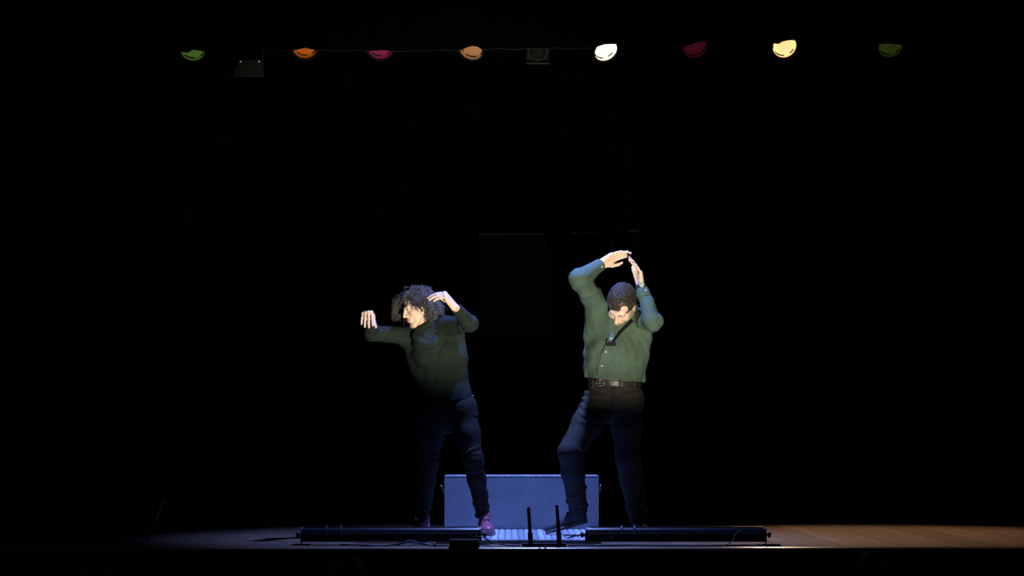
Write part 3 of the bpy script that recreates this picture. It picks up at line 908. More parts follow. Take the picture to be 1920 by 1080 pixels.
def hand(Fd, w, d, n, side, curls, s=1.0, spread=0.10, thumb=(0.75, 0.35, 0.2), tips=None):
    d = norm(d); n = np.array(n, float); n = norm(n - d * n.dot(d))
    lat = side * np.cross(d, n)
    offs = [(0.026, 0.088), (0.008, 0.091), (-0.0105, 0.086), (-0.0275, 0.077)]
    lens = [(0.043, 0.026, 0.020), (0.047, 0.030, 0.021), (0.043, 0.028, 0.021), (0.033, 0.021, 0.018)]
    rad = [0.0086, 0.0088, 0.0084, 0.0075]
    for i, (o, l) in enumerate(offs):
        a = w + lat * o * 0.62 * s
        kn = w + d * l * s + lat * o * s
        Fd.seg(a, kn, 0.0155 * s, 0.0112 * s, 0.010 * s)
    Fd.seg(w + lat * 0.016 * s + n * 0.006 * s, w + d * 0.048 * s + lat * 0.027 * s + n * 0.007 * s, 0.014 * s, 0.013 * s, 0.012 * s)
    Fd.seg(w - lat * 0.018 * s + n * 0.005 * s, w + d * 0.06 * s - lat * 0.026 * s + n * 0.005 * s, 0.012 * s, 0.010 * s, 0.012 * s)
    out = []
    for i, (o, l) in enumerate(offs):
        p = w + d * l * s + lat * o * s
        A = 0
        cu = curls[i] if hasattr(curls[0], '__len__') else curls
        for j in range(3):
            A += cu[j]
            sp = spread * (o / 0.026)
            v = norm(d * math.cos(A) + n * math.sin(A) + lat * sp * (1 if j == 0 else 0.6))
            q = p + v * lens[i][j] * s
            Fd.seg(p, q, rad[i] * s * (1 - 0.07 * j), rad[i] * s * (1 - 0.07 * (j + 1)), 0.0035 * s)
            p = q
        out.append(p)
    p = w + d * 0.022 * s + lat * 0.020 * s + n * 0.006 * s
    ang, curl, into = thumb
    for j, (ln, r0, r1) in enumerate(((0.042, 0.0145, 0.0118), (0.033, 0.0115, 0.0100), (0.026, 0.0100, 0.0078))):
        a = ang - curl * j
        v = norm(d * math.cos(a) + lat * math.sin(a) + n * into)
        q = p + v * ln * s
        Fd.seg(p, q, r0 * s, r1 * s, 0.006 * s)
        p = q
    return out


def shoe(parent, heel, f, up, length, m_upper, m_sole, width=0.047, label=None, lace=True, st=0.022):
    """heel: sole point under the heel; f: direction heel->toe; up: sole normal"""
    f = norm(f); up = np.array(up, float); up = norm(up - f * up.dot(f)); sd = np.cross(f, up)
    R = np.stack([sd, f, up], 1)
    L = lambda x, y, z: heel + R @ np.array([x, y, z])
    lo = np.minimum(heel, heel + f * length) - 0.13; hi = np.maximum(heel, heel + f * length) + 0.17
    U = Field(lo, hi, 0.0035)
    ln = length
    U.ell(L(0, 0.035, 0.045), [0.033, 0.042, 0.045], R, 0.02)
    U.ell(L(0.003, ln * 0.76, 0.036), [width * 0.95, 0.072, 0.030], R, 0.02)
    U.seg(L(0, 0.05, 0.055), L(0.002, ln * 0.66, 0.045), 0.036, 0.034, 0.025)
    U.seg(L(0, 0.045, 0.06), L(0, 0.035, 0.115), 0.037, 0.036, 0.02)
    U.seg(L(0, 0.085, 0.075), L(0, ln * 0.62, 0.056), 0.026, 0.020, 0.02)
    U.clip(L(0, 0, 0.018), -up)
    sh = field_build(U, 'shoe', m_upper, parent)
    if label: sh['label'] = label
    S = Field(lo, hi, 0.0035)
    S.seg(L(0, 0.034, 0.012), L(0, ln * 0.5, 0.012), 0.036, 0.036, 0.02)
    S.seg(L(0, ln * 0.5, 0.012), L(0.003, ln * 0.76, 0.012), 0.036, width, 0.02)
    S.seg(L(0.003, ln * 0.76, 0.012), L(0.001, ln * 0.86, 0.014), width, width * 0.82, 0.02)
    S.clip(L(0, 0, st), up)
    S.clip(L(0, 0, 0.0), -up)
    field_build(S, 'sole', m_sole, sh)
    if lace:
        for k in range(4):
            y = 0.105 + k * 0.019
            z = 0.0985 - k * 0.0085
            MB().tube([L(-0.021, y, z - 0.010), L(-0.010, y + 0.003, z + 0.0015), L(0.010, y + 0.006, z + 0.0015), L(0.021, y + 0.009, z - 0.010)], 0.0026, 6).build('lace', M['leather'], sh, smooth=True)
    return sh


def fold_rings(Fd, a, b, ra, rb, ts, seed, depth=0.006, r=0.010):
    """partial cloth folds round a limb"""
    a = np.array(a, float); b = np.array(b, float)
    ax = norm(b - a)
    rs = np.random.RandomState(seed)
    u = norm(np.cross(ax, [0.3, 1, 0.2])); w = np.cross(ax, u)
    for t in ts:
        c = a + (b - a) * t
        R0 = ra + (rb - ra) * t
        ph = rs.uniform(0, 6.28); span = rs.uniform(1.6, 3.2); tilt = rs.uniform(-0.5, 0.5)
        pts = [c + (u * math.cos(ph + span * q) + w * math.sin(ph + span * q)) * (R0 - r + depth * math.sin(math.pi * q)) + ax * tilt * R0 * (q - 0.5) * 1.6 for q in np.linspace(0, 1, 7)]
        for i in range(6):
            Fd.seg(pts[i], pts[i + 1], r, r, 0.012)


# ------------------------------------------------------------------ the woman in the dark turtleneck
def make_woman():
    root = empty('person', P(860, 1005, 0.05) * np.array([1, 1, 0]))
    tag(root, 'person with dark curly hair in a dark green turtleneck swinging both arms, pink shoes', 'person')
    s = 0.93
    Fv = norm([-0.84, -0.42, -0.34]); Rh = frame(Fv, [-0.36, -0.07, 0.93])
    C = P(782, 578, -0.02)
    nb = P(806, 636, 0.01); chest = P(818, 662, 0.0); waist = P(832, 708, 0.015); pelv = P(838, 756, 0.02)
    shL, shR = P(776, 630, 0.07), P(838, 611, -0.07)
    elL, elR = P(698, 625, -0.03), P(882, 607, -0.27)
    wrL, wrR = P(695, 601, -0.19), P(854, 577, -0.40)
    hipL, hipR = P(812, 768, 0.05), P(865, 766, 0.0)
    knL, knR = P(803, 868, 0.12), P(887, 862, -0.06)
    anL, anR = P(792, 966, 0.30), P(906, 966, 0.06)
    lo = np.array([-1.02, -0.62, -0.02]); hi = np.array([-0.08, 0.44, 1.64])
    B = Field(lo, hi, 0.0034)
    head(B, C, Rh, s, True)
    B.seg(C + Rh @ np.array([0, -0.028, -0.055]) * s, nb, 0.047, 0.052, 0.03)
    B.chain([nb, chest, waist, pelv], [0.05, 0.10, 0.09, 0.085], 0.03, ((0.3, 0.95, 0), 0.7))
    for a, e, w in ((shL, elL, wrL), (shR, elR, wrR)):
        B.seg(nb, a, 0.045, 0.046, 0.03)
        B.chain([a, e, w], [0.042, 0.034, 0.0225], 0.015)
    for h, kk, a in ((hipL, knL, anL), (hipR, knR, anR)):
        B.chain([h, kk, a], [0.070, 0.045, 0.024], 0.02)
        B.seg(pelv, h, 0.08, 0.07, 0.03)
    for a, dr in ((anL, norm([-0.9, 0.2, -0.4])), (anR, norm([0.1, -0.8, -0.5]))):
        B.seg(a, a + dr * 0.04, 0.022, 0.016, 0.01)
    # hands: one dangling with its back to the audience, one bent sharply at the wrist beside the head
    hand(B, wrL + np.array([-0.004, -0.012, 0.012]), [-0.10, -0.80, 0.30], [0.03, -0.25, -0.95], 1, [(1.40, 0.18, 0.10), (1.50, 0.10, 0.08), (1.46, 0.12, 0.08), (1.32, 0.22, 0.12)], 1.04, 0.12, (0.45, -0.1, 1.5))
    hand(B, wrR + np.array([-0.006, -0.004, 0.006]), [-0.50, -0.25, 0.62], [-0.50, 0.35, -0.80], -1, (1.0, 0.36, 0.2), 1.10, -0.03, (0.30, 0.1, 0.6))
    body = field_build(B, 'body', M['skin_w'], root, lambda V: head_tint(V, C, Rh, s, (0.62, 0.44, 0.34), (0.50, 0.24, 0.19), (1.03, 0.90, 0.86)))
    eye_parts(root, C, Rh, s, (0.0, -0.25), True)
    lid_m = mat('upper_eyelid_skin', (0.50, 0.34, 0.26), 0.5)
    for sg in (-1, 1):
        MB().lathe([(0.0001, 0.0136 * s), (0.005 * s, 0.0127 * s), (0.009 * s, 0.0102 * s), (0.0118 * s, 0.0062 * s), (0.0132 * s, 0.0)], C + Rh @ (np.array([sg * 0.031, 0.0735, 0.0075]) * s), Rh @ norm([sg * 0.1, 0.62, 0.80]), 16).build('eyelid', lid_m, root, smooth=True)

    # sweater
    W = Field(lo, hi, 0.004)
    fl = ((0.3, 0.95, 0), 0.72)
    W.chain([P(811, 640, 0.0), P(816, 664, 0.0), P(831, 708, 0.015), P(838, 752, 0.02)], [0.115, 0.150, 0.144, 0.158], 0.05, fl)
    W.seg(P(838, 752, 0.02), P(840, 775, 0.02), 0.158, 0.155, 0.03, fl)
    for a, e, w, r3 in ((shL, elL, wrL, 0.033), (shR, elR, wrR, 0.034)):
        W.seg(P(808, 634, 0.0), a, 0.065, 0.060, 0.045)
        W.chain([a, e, w], [0.060, 0.047, r3], 0.022)
        fold_rings(W, a, e, 0.060, 0.047, [0.45, 0.62, 0.78, 0.9], 3, 0.004, 0.009)
        fold_rings(W, e, w, 0.047, r3, [0.12, 0.25, 0.42, 0.6], 5, 0.004, 0.008)
    W.seg(P(770, 645, 0.04), P(790, 690, 0.03), 0.05, 0.07, 0.05)
    W.seg(P(858, 628, -0.05), P(862, 680, -0.03), 0.045, 0.05, 0.05)
    # bust and cloth hanging
    W.ell(P(800, 668, -0.075), [0.07, 0.05, 0.06], None, 0.06)
    W.ell(P(840, 664, -0.085), [0.065, 0.045, 0.06], None, 0.06)
    # diagonal drag folds on the torso
    W.wrinkle(P(760, 760, -0.35), P(900, 620, 0.3), lambda x, y, z: 0.0042 * np.sin((x * 0.55 + z * 0.9) * 62 + 2.2 * np.sin(x * 13 + 0.5) + 1.0) * (0.5 + 0.5 * np.sin(z * 19 - x * 21)) + 0.0016 * np.sin((x - 0.35 * z) * 95 + 2 * np.sin(z * 12)))
    W.cyl(P(838, 752, 0.02) - np.array([0, 0, 0.0]), P(842, 830, 0.02), 0.34)
    dL = norm(wrL - elL); dR = norm(wrR - elR)
    W.cyl(wrL - dL * 0.006, wrL + dL * 0.14, 0.11)
    W.cyl(wrR - dR * 0.012, wrR + dR * 0.14, 0.055)
    sw = field_build(W, 'sweater', M['sweater'], root)
    sw['label'] = 'dark green knitted turtleneck sweater'
    # rolled cowl collar as a sub-part
    K = Field(P(745, 690, -0.25), P(865, 575, 0.25), 0.0034)
    nd = norm(C + Rh @ np.array([0, -0.028, -0.10]) * s - nb)
    for t, rr, tb in ((0.012, 0.080, 0.022), (0.040, 0.073, 0.020), (0.064, 0.066, 0.018), (0.086, 0.060, 0.015)):
        c = nb + nd * t + np.array([-0.004, -0.016 - max(0, 0.05 - t) * 0.3, 0.0])
        u = norm(np.cross(nd, [0, 1, 0])); w = np.cross(nd, u)
        pts = [c + (u * math.cos(q) + w * math.sin(q) * 0.88) * rr + nd * 0.012 * math.sin(q * 2 + t * 40) for q in np.linspace(0, 2 * math.pi, 25)]
        for i in range(24):
            K.seg(pts[i], pts[i + 1], tb, tb, 0.008)
    dp = spline([P(776, 644, -0.05), P(785, 652, -0.095), P(800, 660, -0.122), P(818, 655, -0.125), P(829, 636, -0.11), P(833, 615, -0.07)], 5)
    for i in range(len(dp) - 1):
        K.seg(dp[i] + np.array([0, 0.004, 0]), dp[i + 1] + np.array([0, 0.004, 0]), 0.010, 0.010, 0.02)
    dp = spline([P(776, 630, -0.05), P(788, 641, -0.10), P(804, 647, -0.118), P(818, 638, -0.115), P(826, 618, -0.08)], 5)
    for i in range(len(dp) - 1):
        K.seg(dp[i] + np.array([0, 0.004, 0]), dp[i + 1] + np.array([0, 0.004, 0]), 0.014, 0.014, 0.02)
    K.seg(nb, nb + nd * 0.068, 0.070, 0.058, 0.01)
    field_build(K, 'rolled_collar', M['sweater'], sw)

    # trousers
    T = Field(np.array([lo[0], -0.3, 0.02]), np.array([hi[0], 0.5, 1.0]), 0.004)
    T.seg(P(838, 748, 0.02), P(838, 768, 0.025), 0.140, 0.150, 0.03, fl)
    T.seg(P(838, 768, 0.025), hipL, 0.10, 0.094, 0.04); T.seg(P(838, 768, 0.025), hipR, 0.10, 0.094, 0.04)
    for h, kk, a, kr in ((hipL, knL, anL, 0.060), (hipR, knR, anR, 0.060)):
        mid = h + (kk - h) * 0.5
        calf = kk + (a - kk) * 0.35
        T.chain([h, mid, kk, calf, a], [0.094, 0.079, kr, 0.055, 0.043], 0.03)
        fold_rings(T, h, kk, 0.094, kr, [0.1, 0.2, 0.86, 0.95], 11, 0.005, 0.010)
        fold_rings(T, kk, a, kr, 0.043, [0.06, 0.15, 0.6, 0.7, 0.78, 0.86, 0.93, 0.97], 13, 0.007, 0.009)
        d = norm(a - kk)
        T.cyl(a + d * 0.012, a + d * 0.2, 0.12)
    T.clip(P(838, 738, 0.02), (0.05, 0, 1))
    tr = field_build(T, 'trousers', M['denim_w'], root)
    tr['label'] = 'dark slim denim trousers'
    # stitched pocket seam and side studs on the outer thigh
    for k in range(2):
        pts = [P(866 + 8 * q, 775 + 3 * k - 1.5 * q * 0.3, -0.075 + 0.005 * q) for q in range(4)]
        MB().tube(pts, 0.0016, 5).build('seam', M['denim_m'], tr, smooth=True)
    for k in range(5):
        c = P(886.5 + k * 0.7, 742 + 6 * k, -0.02)
        MB().lathe([(0, 0.003), (0.003, 0.002), (0.004, 0)], c, (0.6, -0.8, 0), 8).build('stud', M['steel'], tr, smooth=True)
    # shoes
    fR = norm([0.10, -1, 0])
    hr = P(909, 1000, 0.085); hr[2] = 0.0262
    shoe(root, np.array([anR[0] + 0.005, 0.075, 0.0262]), [0.14, -1, 0.0], (0, 0, 1), 0.245, M['pinkleather'], M['pinksole'], 0.048, 'pink leather lace-up shoe', True, 0.030)
    shoe(root, np.array([anL[0] + 0.02, 0.345, 0.0005]), [-0.30, -0.95, 0.0], (0, 0, 1), 0.24, M['pinkleather'], M['pinksole'], 0.044, 'pink leather lace-up shoe in shadow', True)

    # hair: a cap plus many helical curls
    L = lambda x, y, z: C + Rh @ (np.array([x, y, z]) * s)
    H = Field(C - 0.24, C + 0.24, 0.0042)
    H.ell(L(0, -0.028, 0.045), [0.088 * s, 0.102 * s, 0.092 * s], Rh, 0.02)
    H.ell(L(0.045, -0.060, -0.02), [0.05, 0.055, 0.075], None, 0.03)
    H.ell(L(-0.055, -0.03, -0.01), [0.04, 0.05, 0.08], None, 0.03)
    H.ell(L(0.02, -0.085, -0.03), [0.055, 0.045, 0.07], None, 0.03)
    H.ell(L(0, 0.104, -0.020), [0.078 * s, 0.085 * s, 0.118 * s], Rh, 0.012, True)
    H.ell(L(0.05, 0.045, -0.070), [0.06 * s, 0.06 * s, 0.075 * s], Rh, 0.012, True)
    H.wrinkle(C - 0.2, C + 0.2, lambda x, y, z: 0.006 * rows(x, y, z, 160, 5) + 0.003 * rows(x, y, z, 330, 6))
    hair = field_build(H, 'hair', M['hair_under'], root)
    hair['label'] = 'dark curly chin-length hair'
    rs = np.random.RandomState(12)
    curls = MB()

    def curl(path, r0, hr_, turns):
        path = spline(path, 7)
        n = len(path)
        out = []
        ph = rs.uniform(0, 6.28)
        for i, p in enumerate(path):
            t = path[min(i + 1, n - 1)] - path[max(i - 1, 0)]
            t = norm(t)
            u = norm(np.cross(t, [0.31, 0.9, 0.2])); w = np.cross(t, u)
            g = i / (n - 1)
            a = ph + turns * 2 * math.pi * g
            out.append(p + (u * math.cos(a) + w * math.sin(a)) * hr_ * (0.5 + 0.5 * g))
        curls.tube(out, [r0 * (1 - 0.55 * (i / (n - 1)) ** 2) for i in range(n)], 4)

    down = np.array([-0.05, 0, -1.0])
    hm = hair.data
    hv = np.empty(len(hm.vertices) * 3, np.float32); hm.vertices.foreach_get('co', hv); hv = hv.reshape(-1, 3)
    hn = np.empty(len(hm.vertices) * 3, np.float32); hm.vertices.foreach_get('normal', hn); hn = hn.reshape(-1, 3)

    def on_face(w):
        a = Rh.T @ (w - C) / s
        return a[0] > -0.05 and ((a[1] > 0.034 and a[2] < 0.075) or (a[1] > 0.004 and a[2] < 0.0) or (a[1] > 0.018 and a[2] < 0.03))
    for vi in rs.randint(0, len(hv), 1700):
        p, nrm = hv[vi].astype(float), hn[vi].astype(float)
        nrm = norm(nrm + rs.normal(size=3) * 0.15)
        if nrm[2] < -0.75: continue
        for ln in (rs.uniform(0.045, 0.10), rs.uniform(0.02, 0.03)):
            path = [p - nrm * 0.006]
            cur = p.copy()
            for i in range(4):
                tg = down - nrm * down.dot(nrm) * (0.95 if down.dot(nrm) < 0 else 0.2)
                if np.linalg.norm(tg) < 0.5:
                    rt = rs.normal(size=3); rt = rt - nrm * rt.dot(nrm); tg = tg + norm(rt) * 0.8
                cur = cur + norm(tg) * ln / 4 + nrm * (0.0035 if i < 2 else -0.004) + rs.normal(size=3) * 0.003
                path.append(cur.copy())
            if not (on_face(path[-1]) or on_face(path[-2])): break
        else:
            if rs.uniform() < 0.6: continue
        curl(path, rs.uniform(0.0010, 0.0020), rs.uniform(0.004, 0.0090), max(1.0, ln * rs.uniform(18, 30)))
    # forward lock falling past the far side of the face
    for k in range(190):
        a = L(-0.045 + rs.uniform(-0.035, 0.025), 0.035 + rs.uniform(-0.03, 0.02), 0.108 + rs.uniform(-0.025, 0.012))
        e = P(742 + rs.uniform(-6, 9), 588 + rs.uniform(-12, 16), 0.07 + rs.uniform(-0.03, 0.04))
        m1 = a * 0.55 + e * 0.45 + np.array([-0.022, 0.01, 0.030 + rs.uniform(-0.008, 0.012)])
        curl([a, m1, e + np.array([-0.003, 0, 0.03]), e], rs.uniform(0.0010, 0.0020), rs.uniform(0.005, 0.010), rs.uniform(1.5, 3))
    cu = curls.build('curls', M['hair_w'], hair, smooth=True)
    cu['kind'] = 'stuff'
    return root


make_woman()


# ------------------------------------------------------------------ the man in the green shirt
def make_man():
    root = empty('person', P(1130, 1005, 0.05) * np.array([1, 1, 0]))
    tag(root, 'bearded person in a green button-up shirt with head bowed and both hands raised overhead', 'person')
    s = 1.03
    Fv = norm([-0.33, -0.41, -0.85]); Rh = frame(Fv, [-0.12, -0.84, 0.52])
    C = P(1165, 574, -0.10)
    nb = P(1163, 592, 0.06); chest = P(1158, 625, 0.05); belly = P(1153, 680, 0.02); waist = P(1152, 714, 0.04); pelv = P(1151, 742, 0.05)
    shL, shR = P(1124, 578, 0.05), P(1204, 594, 0.04)
    elL, elR = P(1086, 523, -0.16), P(1224, 603, -0.24)
    wrL, wrR = P(1126, 496, -0.02), P(1202, 538, -0.14)
    hipL, hipR = P(1126, 752, 0.03), P(1174, 752, 0.06)
    knL, knR = P(1069, 848, -0.12), P(1177, 862, 0.06)
    anL, anR = P(1084, 956, 0.0), P(1196, 968, 0.24)
    lo = np.array([0.22, -0.5, -0.02]); hi = np.array([0.99, 0.5, 1.88])
    B = Field(lo, hi, 0.0034)
    head(B, C, Rh, s)
    B.seg(C + Rh @ np.array([0, -0.035, -0.05]), nb, 0.056, 0.062, 0.03)
    fl = ((0.0, 1, 0), 0.68)
    B.chain([nb, chest, belly, waist, pelv], [0.07, 0.145, 0.145, 0.135, 0.135], 0.04, fl)
    for a, e, w in ((shL, elL, wrL), (shR, elR, wrR)):
        B.seg(chest + np.array([0, 0, 0.06]), a, 0.07, 0.052, 0.03)
        B.chain([a, e, w], [0.050, 0.042, 0.027], 0.015)
    for h, kk, a in ((hipL, knL, anL), (hipR, knR, anR)):
        B.chain([h, kk, a], [0.080, 0.052, 0.026], 0.02)
    for a, dr in ((anL, norm([-0.85, -0.1, -0.5])), (anR, norm([0.1, -0.8, -0.5]))):
        B.seg(a, a + dr * 0.04, 0.024, 0.018, 0.01)
    hand(B, wrL + np.array([0.006, 0.0, 0.004]), [0.84, 0.02, 0.47], [0.22, -0.72, -0.60], 1, [(0.28, 0.12, 0.1), (0.28, 0.12, 0.1), (0.28, 0.14, 0.1), (0.28, 0.16, 0.1)], 1.04, 0.0, (0.62, 0.34, 0.15))
    hand(B, wrR + np.array([-0.002, 0.0, 0.006]), [-0.12, 0.06, 0.98], [-0.93, -0.30, -0.08], -1, [(0.32, 0.22, 0.12), (0.36, 0.2, 0.12), (0.42, 0.2, 0.1), (0.50, 0.2, 0.1)], 1.04, 0.10, (0.16, 0.06, 0.20))
    body = field_build(B, 'body', M['skin_m'], root, lambda V: head_tint(V, C, Rh, s, (0.63, 0.43, 0.33), (0.48, 0.28, 0.22), (1.05, 0.84, 0.8)))
    eye_parts(root, C, Rh, s, (0.0, -0.5), False)
    L = lambda x, y, z: C + Rh @ (np.array([x, y, z]) * s)
    for sg in (-1, 1):
        # lowered upper eyelids
        c = L(sg * 0.031, 0.0735, 0.0075)
        ax = Rh @ norm([sg * 0.1, 0.9, 0.55])
        MB().lathe([(0.0001, 0.0130), (0.005, 0.0121), (0.009, 0.0096), (0.0112, 0.0060), (0.0124, 0.0)], c, ax, 16).build('eyelid', mat('eyelid_skin', (0.55, 0.36, 0.28), 0.5), root, smooth=True)

    # beard and moustache
    Bd = Field(C - 0.2, C + 0.2, 0.003)
    for sg in (-1, 1):
        Bd.seg(L(sg * 0.066, 0.002, -0.022), L(sg * 0.060, 0.006, -0.048), 0.012, 0.017, 0.012)
        Bd.seg(L(sg * 0.060, 0.006, -0.048), L(sg * 0.024, 0.064, -0.100), 0.019, 0.020, 0.015)
        Bd.seg(L(0, 0.094, -0.042), L(sg * 0.027, 0.080, -0.060), 0.0075, 0.0075, 0.008)
        Bd.seg(L(sg * 0.027, 0.080, -0.060), L(sg * 0.018, 0.074, -0.092), 0.008, 0.013, 0.008)
    Bd.seg(L(-0.016, 0.074, -0.102), L(0.016, 0.074, -0.102), 0.0205, 0.0205, 0.01)
    Bd.seg(L(0, 0.090, -0.0745), L(0, 0.086, -0.090), 0.006, 0.010, 0.008)
    Bd.wrinkle(C - 0.2, C + 0.2, lambda x, y, z: 0.0022 * rows(x, y, z, 420, 21) + 0.0015 * rows(x, y, z, 800, 22))
    bd = field_build(Bd, 'beard', M['beard'], root)
    bd['label'] = 'short greying beard and moustache'

    # hair
    H = Field(C - 0.17, C + 0.17, 0.003)
    H.ell(L(0, -0.022, 0.042), [0.0815 * s, 0.1005 * s, 0.0895 * s], Rh, 0.01)
    H.ell(L(0, -0.075, -0.01), [0.066, 0.045, 0.06], Rh, 0.02)
    H.ell(L(0, 0.118, 0.012), [0.075, 0.062, 0.074], Rh, 0.014, True)          # forehead
    for sg in (-1, 1):
        H.ell(L(sg * 0.060, 0.083, 0.066), [0.040, 0.050, 0.042], Rh, 0.012, True)  # receding temples
        H.ell(L(sg * 0.085, 0.035, -0.050), [0.05, 0.045, 0.062], Rh, 0.008, True)
        H.ell(L(sg * 0.088, -0.010, -0.004), [0.024, 0.022, 0.034], Rh, 0.006, True)
    H.wrinkle(C - 0.2, C + 0.2, lambda x, y, z: 0.0030 * rows(x, y, z, 230, 31) + 0.0018 * rows(x, y, z, 520, 32))
    hair = field_build(H, 'hair', M['hair_m'], root)
    hair['label'] = 'short brown hair with receding temples'
    rs = np.random.RandomState(5)
    locks = MB()
    n = 0
    while n < 2400:
        v = norm(rs.normal(size=3))
        if v[2] < -0.1: continue
        q = np.array([v[0] * 0.081, v[1] * 0.100 - 0.022, v[2] * 0.089 + 0.042])
        if ((q[0] / 0.078) ** 2 + ((q[1] - 0.118) / 0.066) ** 2 + ((q[2] - 0.012) / 0.078) ** 2) < 1: continue
        if q[2] < 0.02 and q[1] > -0.03: continue
        if abs(q[0]) > 0.022 and q[1] > 0.022 and q[2] < 0.112: continue
        p = L(*q)
        nl = norm(v / np.array([0.081, 0.1, 0.089])); nw = Rh @ nl
        tl = np.array([-0.75, 0.45, 0.05]) + rs.normal(size=3) * 0.2
        tl = tl - nl * tl.dot(nl); tw = Rh @ norm(tl)
        ln = rs.uniform(0.018, 0.034)
        lift = rs.uniform(0.002, 0.008)
        locks.tube([p - nw * 0.002, p + tw * ln * 0.4 + nw * lift * 0.8, p + tw * ln * 0.75 + nw * lift * 0.7, p + tw * ln + nw * lift * 0.2], [0.0014, 0.0014, 0.0010, 0.0003], 3)
        n += 1
    lk = locks.build('locks', M['hair_m'], hair, smooth=True)
    lk['kind'] = 'stuff'

    # shirt
    S = Field(lo, hi, 0.004)
    S.chain([P(1160, 606, 0.05), P(1158, 628, 0.045), P(1153, 680, 0.015), P(1152, 706, 0.03)], [0.150, 0.182, 0.184, 0.166], 0.05, fl)
    S.seg(P(1152, 706, 0.03), P(1152, 722, 0.04), 0.166, 0.156, 0.03, fl)
    S.seg(nb + np.array([0, 0.02, 0.01]), P(1160, 606, 0.05), 0.085, 0.12, 0.05)
    for a, e, w, r2, r3 in ((shL, elL, wrL, 0.060, 0.038), (shR, elR, wrR, 0.056, 0.036)):
        S.seg(P(1160, 612, 0.05), a, 0.10, 0.070, 0.05)
        S.chain([a, e, w], [0.074, r2, r3], 0.028)
        fold_rings(S, a, e, 0.074, r2, [0.25, 0.45, 0.65, 0.85], 3, 0.003, 0.012)
        fold_rings(S, e, w, r2, r3, [0.1, 0.22, 0.38, 0.55], 8, 0.003, 0.012)
    S.seg(P(1115, 590, 0.03), P(1118, 660, 0.02), 0.055, 0.05, 0.06)
    S.seg(P(1207, 615, 0.0), P(1196, 680, 0.02), 0.05, 0.045, 0.06)
    S.ell(P(1151, 668, -0.045), [0.14, 0.085, 0.12], None, 0.06)
    # blousing above the belt
    for i in range(14):
        t = i / 13.0
        x = 1101 + 105 * t
        yy = 0.03 - 0.125 * math.sqrt(max(0, 1 - ((x - 1153) / 56.0) ** 2))
        yb_ = 706 + 7 * min(1, t * 2.2)
        S.seg(P(x, yb_ - 10 - 4 * (i % 3), yy + 0.012), P(x + 2 * (i % 2) - 1, yb_, yy + 0.010), 0.011, 0.015, 0.016)
    S.wrinkle(np.array([lo[0], -0.4, 1.0]), np.array([hi[0], 0.4, 1.6]), lambda x, y, z: 0.0048 * np.sin((x * 0.8 - z * 0.45) * 62 + 2.0 * np.sin(z * 14) + x * 9) * np.sin(z * 17 + x * 16 + 1.0) + 0.0012 * np.sin((x + 0.3 * z) * 120 + 2 * np.sin(z * 20)))
    dL = norm(wrL - elL); dR = norm(wrR - elR)
    S.cyl(wrL - dL * 0.008, wrL + dL * 0.16, 0.06)
    S.cyl(wrR - dR * 0.020, wrR + dR * 0.16, 0.055)
    S.clip(P(1152, 713, 0.04), (-0.085, 0, -1))
    sh = field_build(S, 'shirt', M['shirt'], root)
    sh['label'] = 'green long-sleeved button-up shirt'
    # cuffs
    for e, w, dd, bk in ((elL, wrL, dL, 0.008), (elR, wrR, dR, 0.020)):
        K = Field(w - 0.13, w + 0.10, 0.003)
        K.seg(w - dd * 0.075, w, 0.0435, 0.0405, 0.004)
        K.cyl(w - dd * (bk - 0.002), w + dd * 0.12, 0.09)
        K.cyl(w - dd * 0.15, w - dd * (bk + 0.062), 0.09)
        cf = field_build(K, 'cuff', M['shirt'], sh)
        u = norm(np.cross(dd, [0, 1, 0])); v = np.cross(dd, u)
        if v[1] > 0: v = -v
        c = w - dd * (bk + 0.03)
        MB().lathe([(0, 0.0025), (0.005, 0.002), (0.006, -0.004)], c + norm(v * 0.9 - u * 0.45) * 0.0425, norm(v * 0.9 - u * 0.45), 10).build('button', M['button'], sh, smooth=True)

    # things that lie on the shirt front: find its surface along y
    bm_v = np.empty(len(sh.data.vertices) * 3, np.float32); sh.data.vertices.foreach_get('co', bm_v); bm_v = bm_v.reshape(-1, 3)

    def front(px, py, off=0.0):
        p = P(px, py, -0.1)
        d = (bm_v[:, 0] - p[0]) ** 2 + (bm_v[:, 2] - p[2]) ** 2
        near = bm_v[d < 0.009 ** 2]
        y = near[:, 1].min() if len(near) else -0.1
        p = P(px, py, float(y)); p[1] -= off
        return p
    pts = [front(px, py, 0.001) for px, py in ((1156, 615), (1151, 625), (1146, 636), (1141, 648), (1136, 660), (1132, 673), (1128, 686), (1126, 699), (1125, 708))]
    wid = 0.019
    vs = []; fs = []
    for i, p in enumerate(spline(pts, 3)):
        vs += [p + np.array([-wid, 0.004, 0.006]), p + np.array([-wid, -0.0035, 0.006]), p + np.array([wid, -0.0035, -0.004]), p + np.array([wid, 0.004, -0.004])]
    nn = len(vs) // 4
    for i in range(nn - 1):
        for j in range(3):
            a = i * 4 + j
            fs.append((a, a + 1, a + 5, a + 4))
    MB().add(vs, fs).build('placket', M['shirt'], sh, smooth=False)
    for px, py in ((1146, 635), (1136, 660), (1128.5, 686)):
        MB().lathe([(0, 0.0035), (0.0042, 0.003), (0.0055, 0.0)], front(px, py, 0.0055), (0, -1, 0.1), 12).build('button', M['button'], sh, smooth=True)
    cm = front(1145, 645, 0.006)
    mic = MB().box(cm + np.array([-0.030, -0.012, -0.012]), cm + np.array([0.030, 0.006, 0.012])).build('clip_microphone', M['matteblack'], root, bevel=0.004)
    mic['label'] = 'small black microphone clipped to the shirt front'
    MB().lathe([(0.0001, 0.014), (0.006, 0.012), (0.008, 0.004), (0.007, -0.004)], cm + np.array([-0.02, -0.006, 0.012]), (-0.2, -0.2, 1), 10).build('foam_tip', M['rubber'], mic, smooth=True)
    # collar
    K = Field(C - 0.3, C + 0.3, 0.0034)
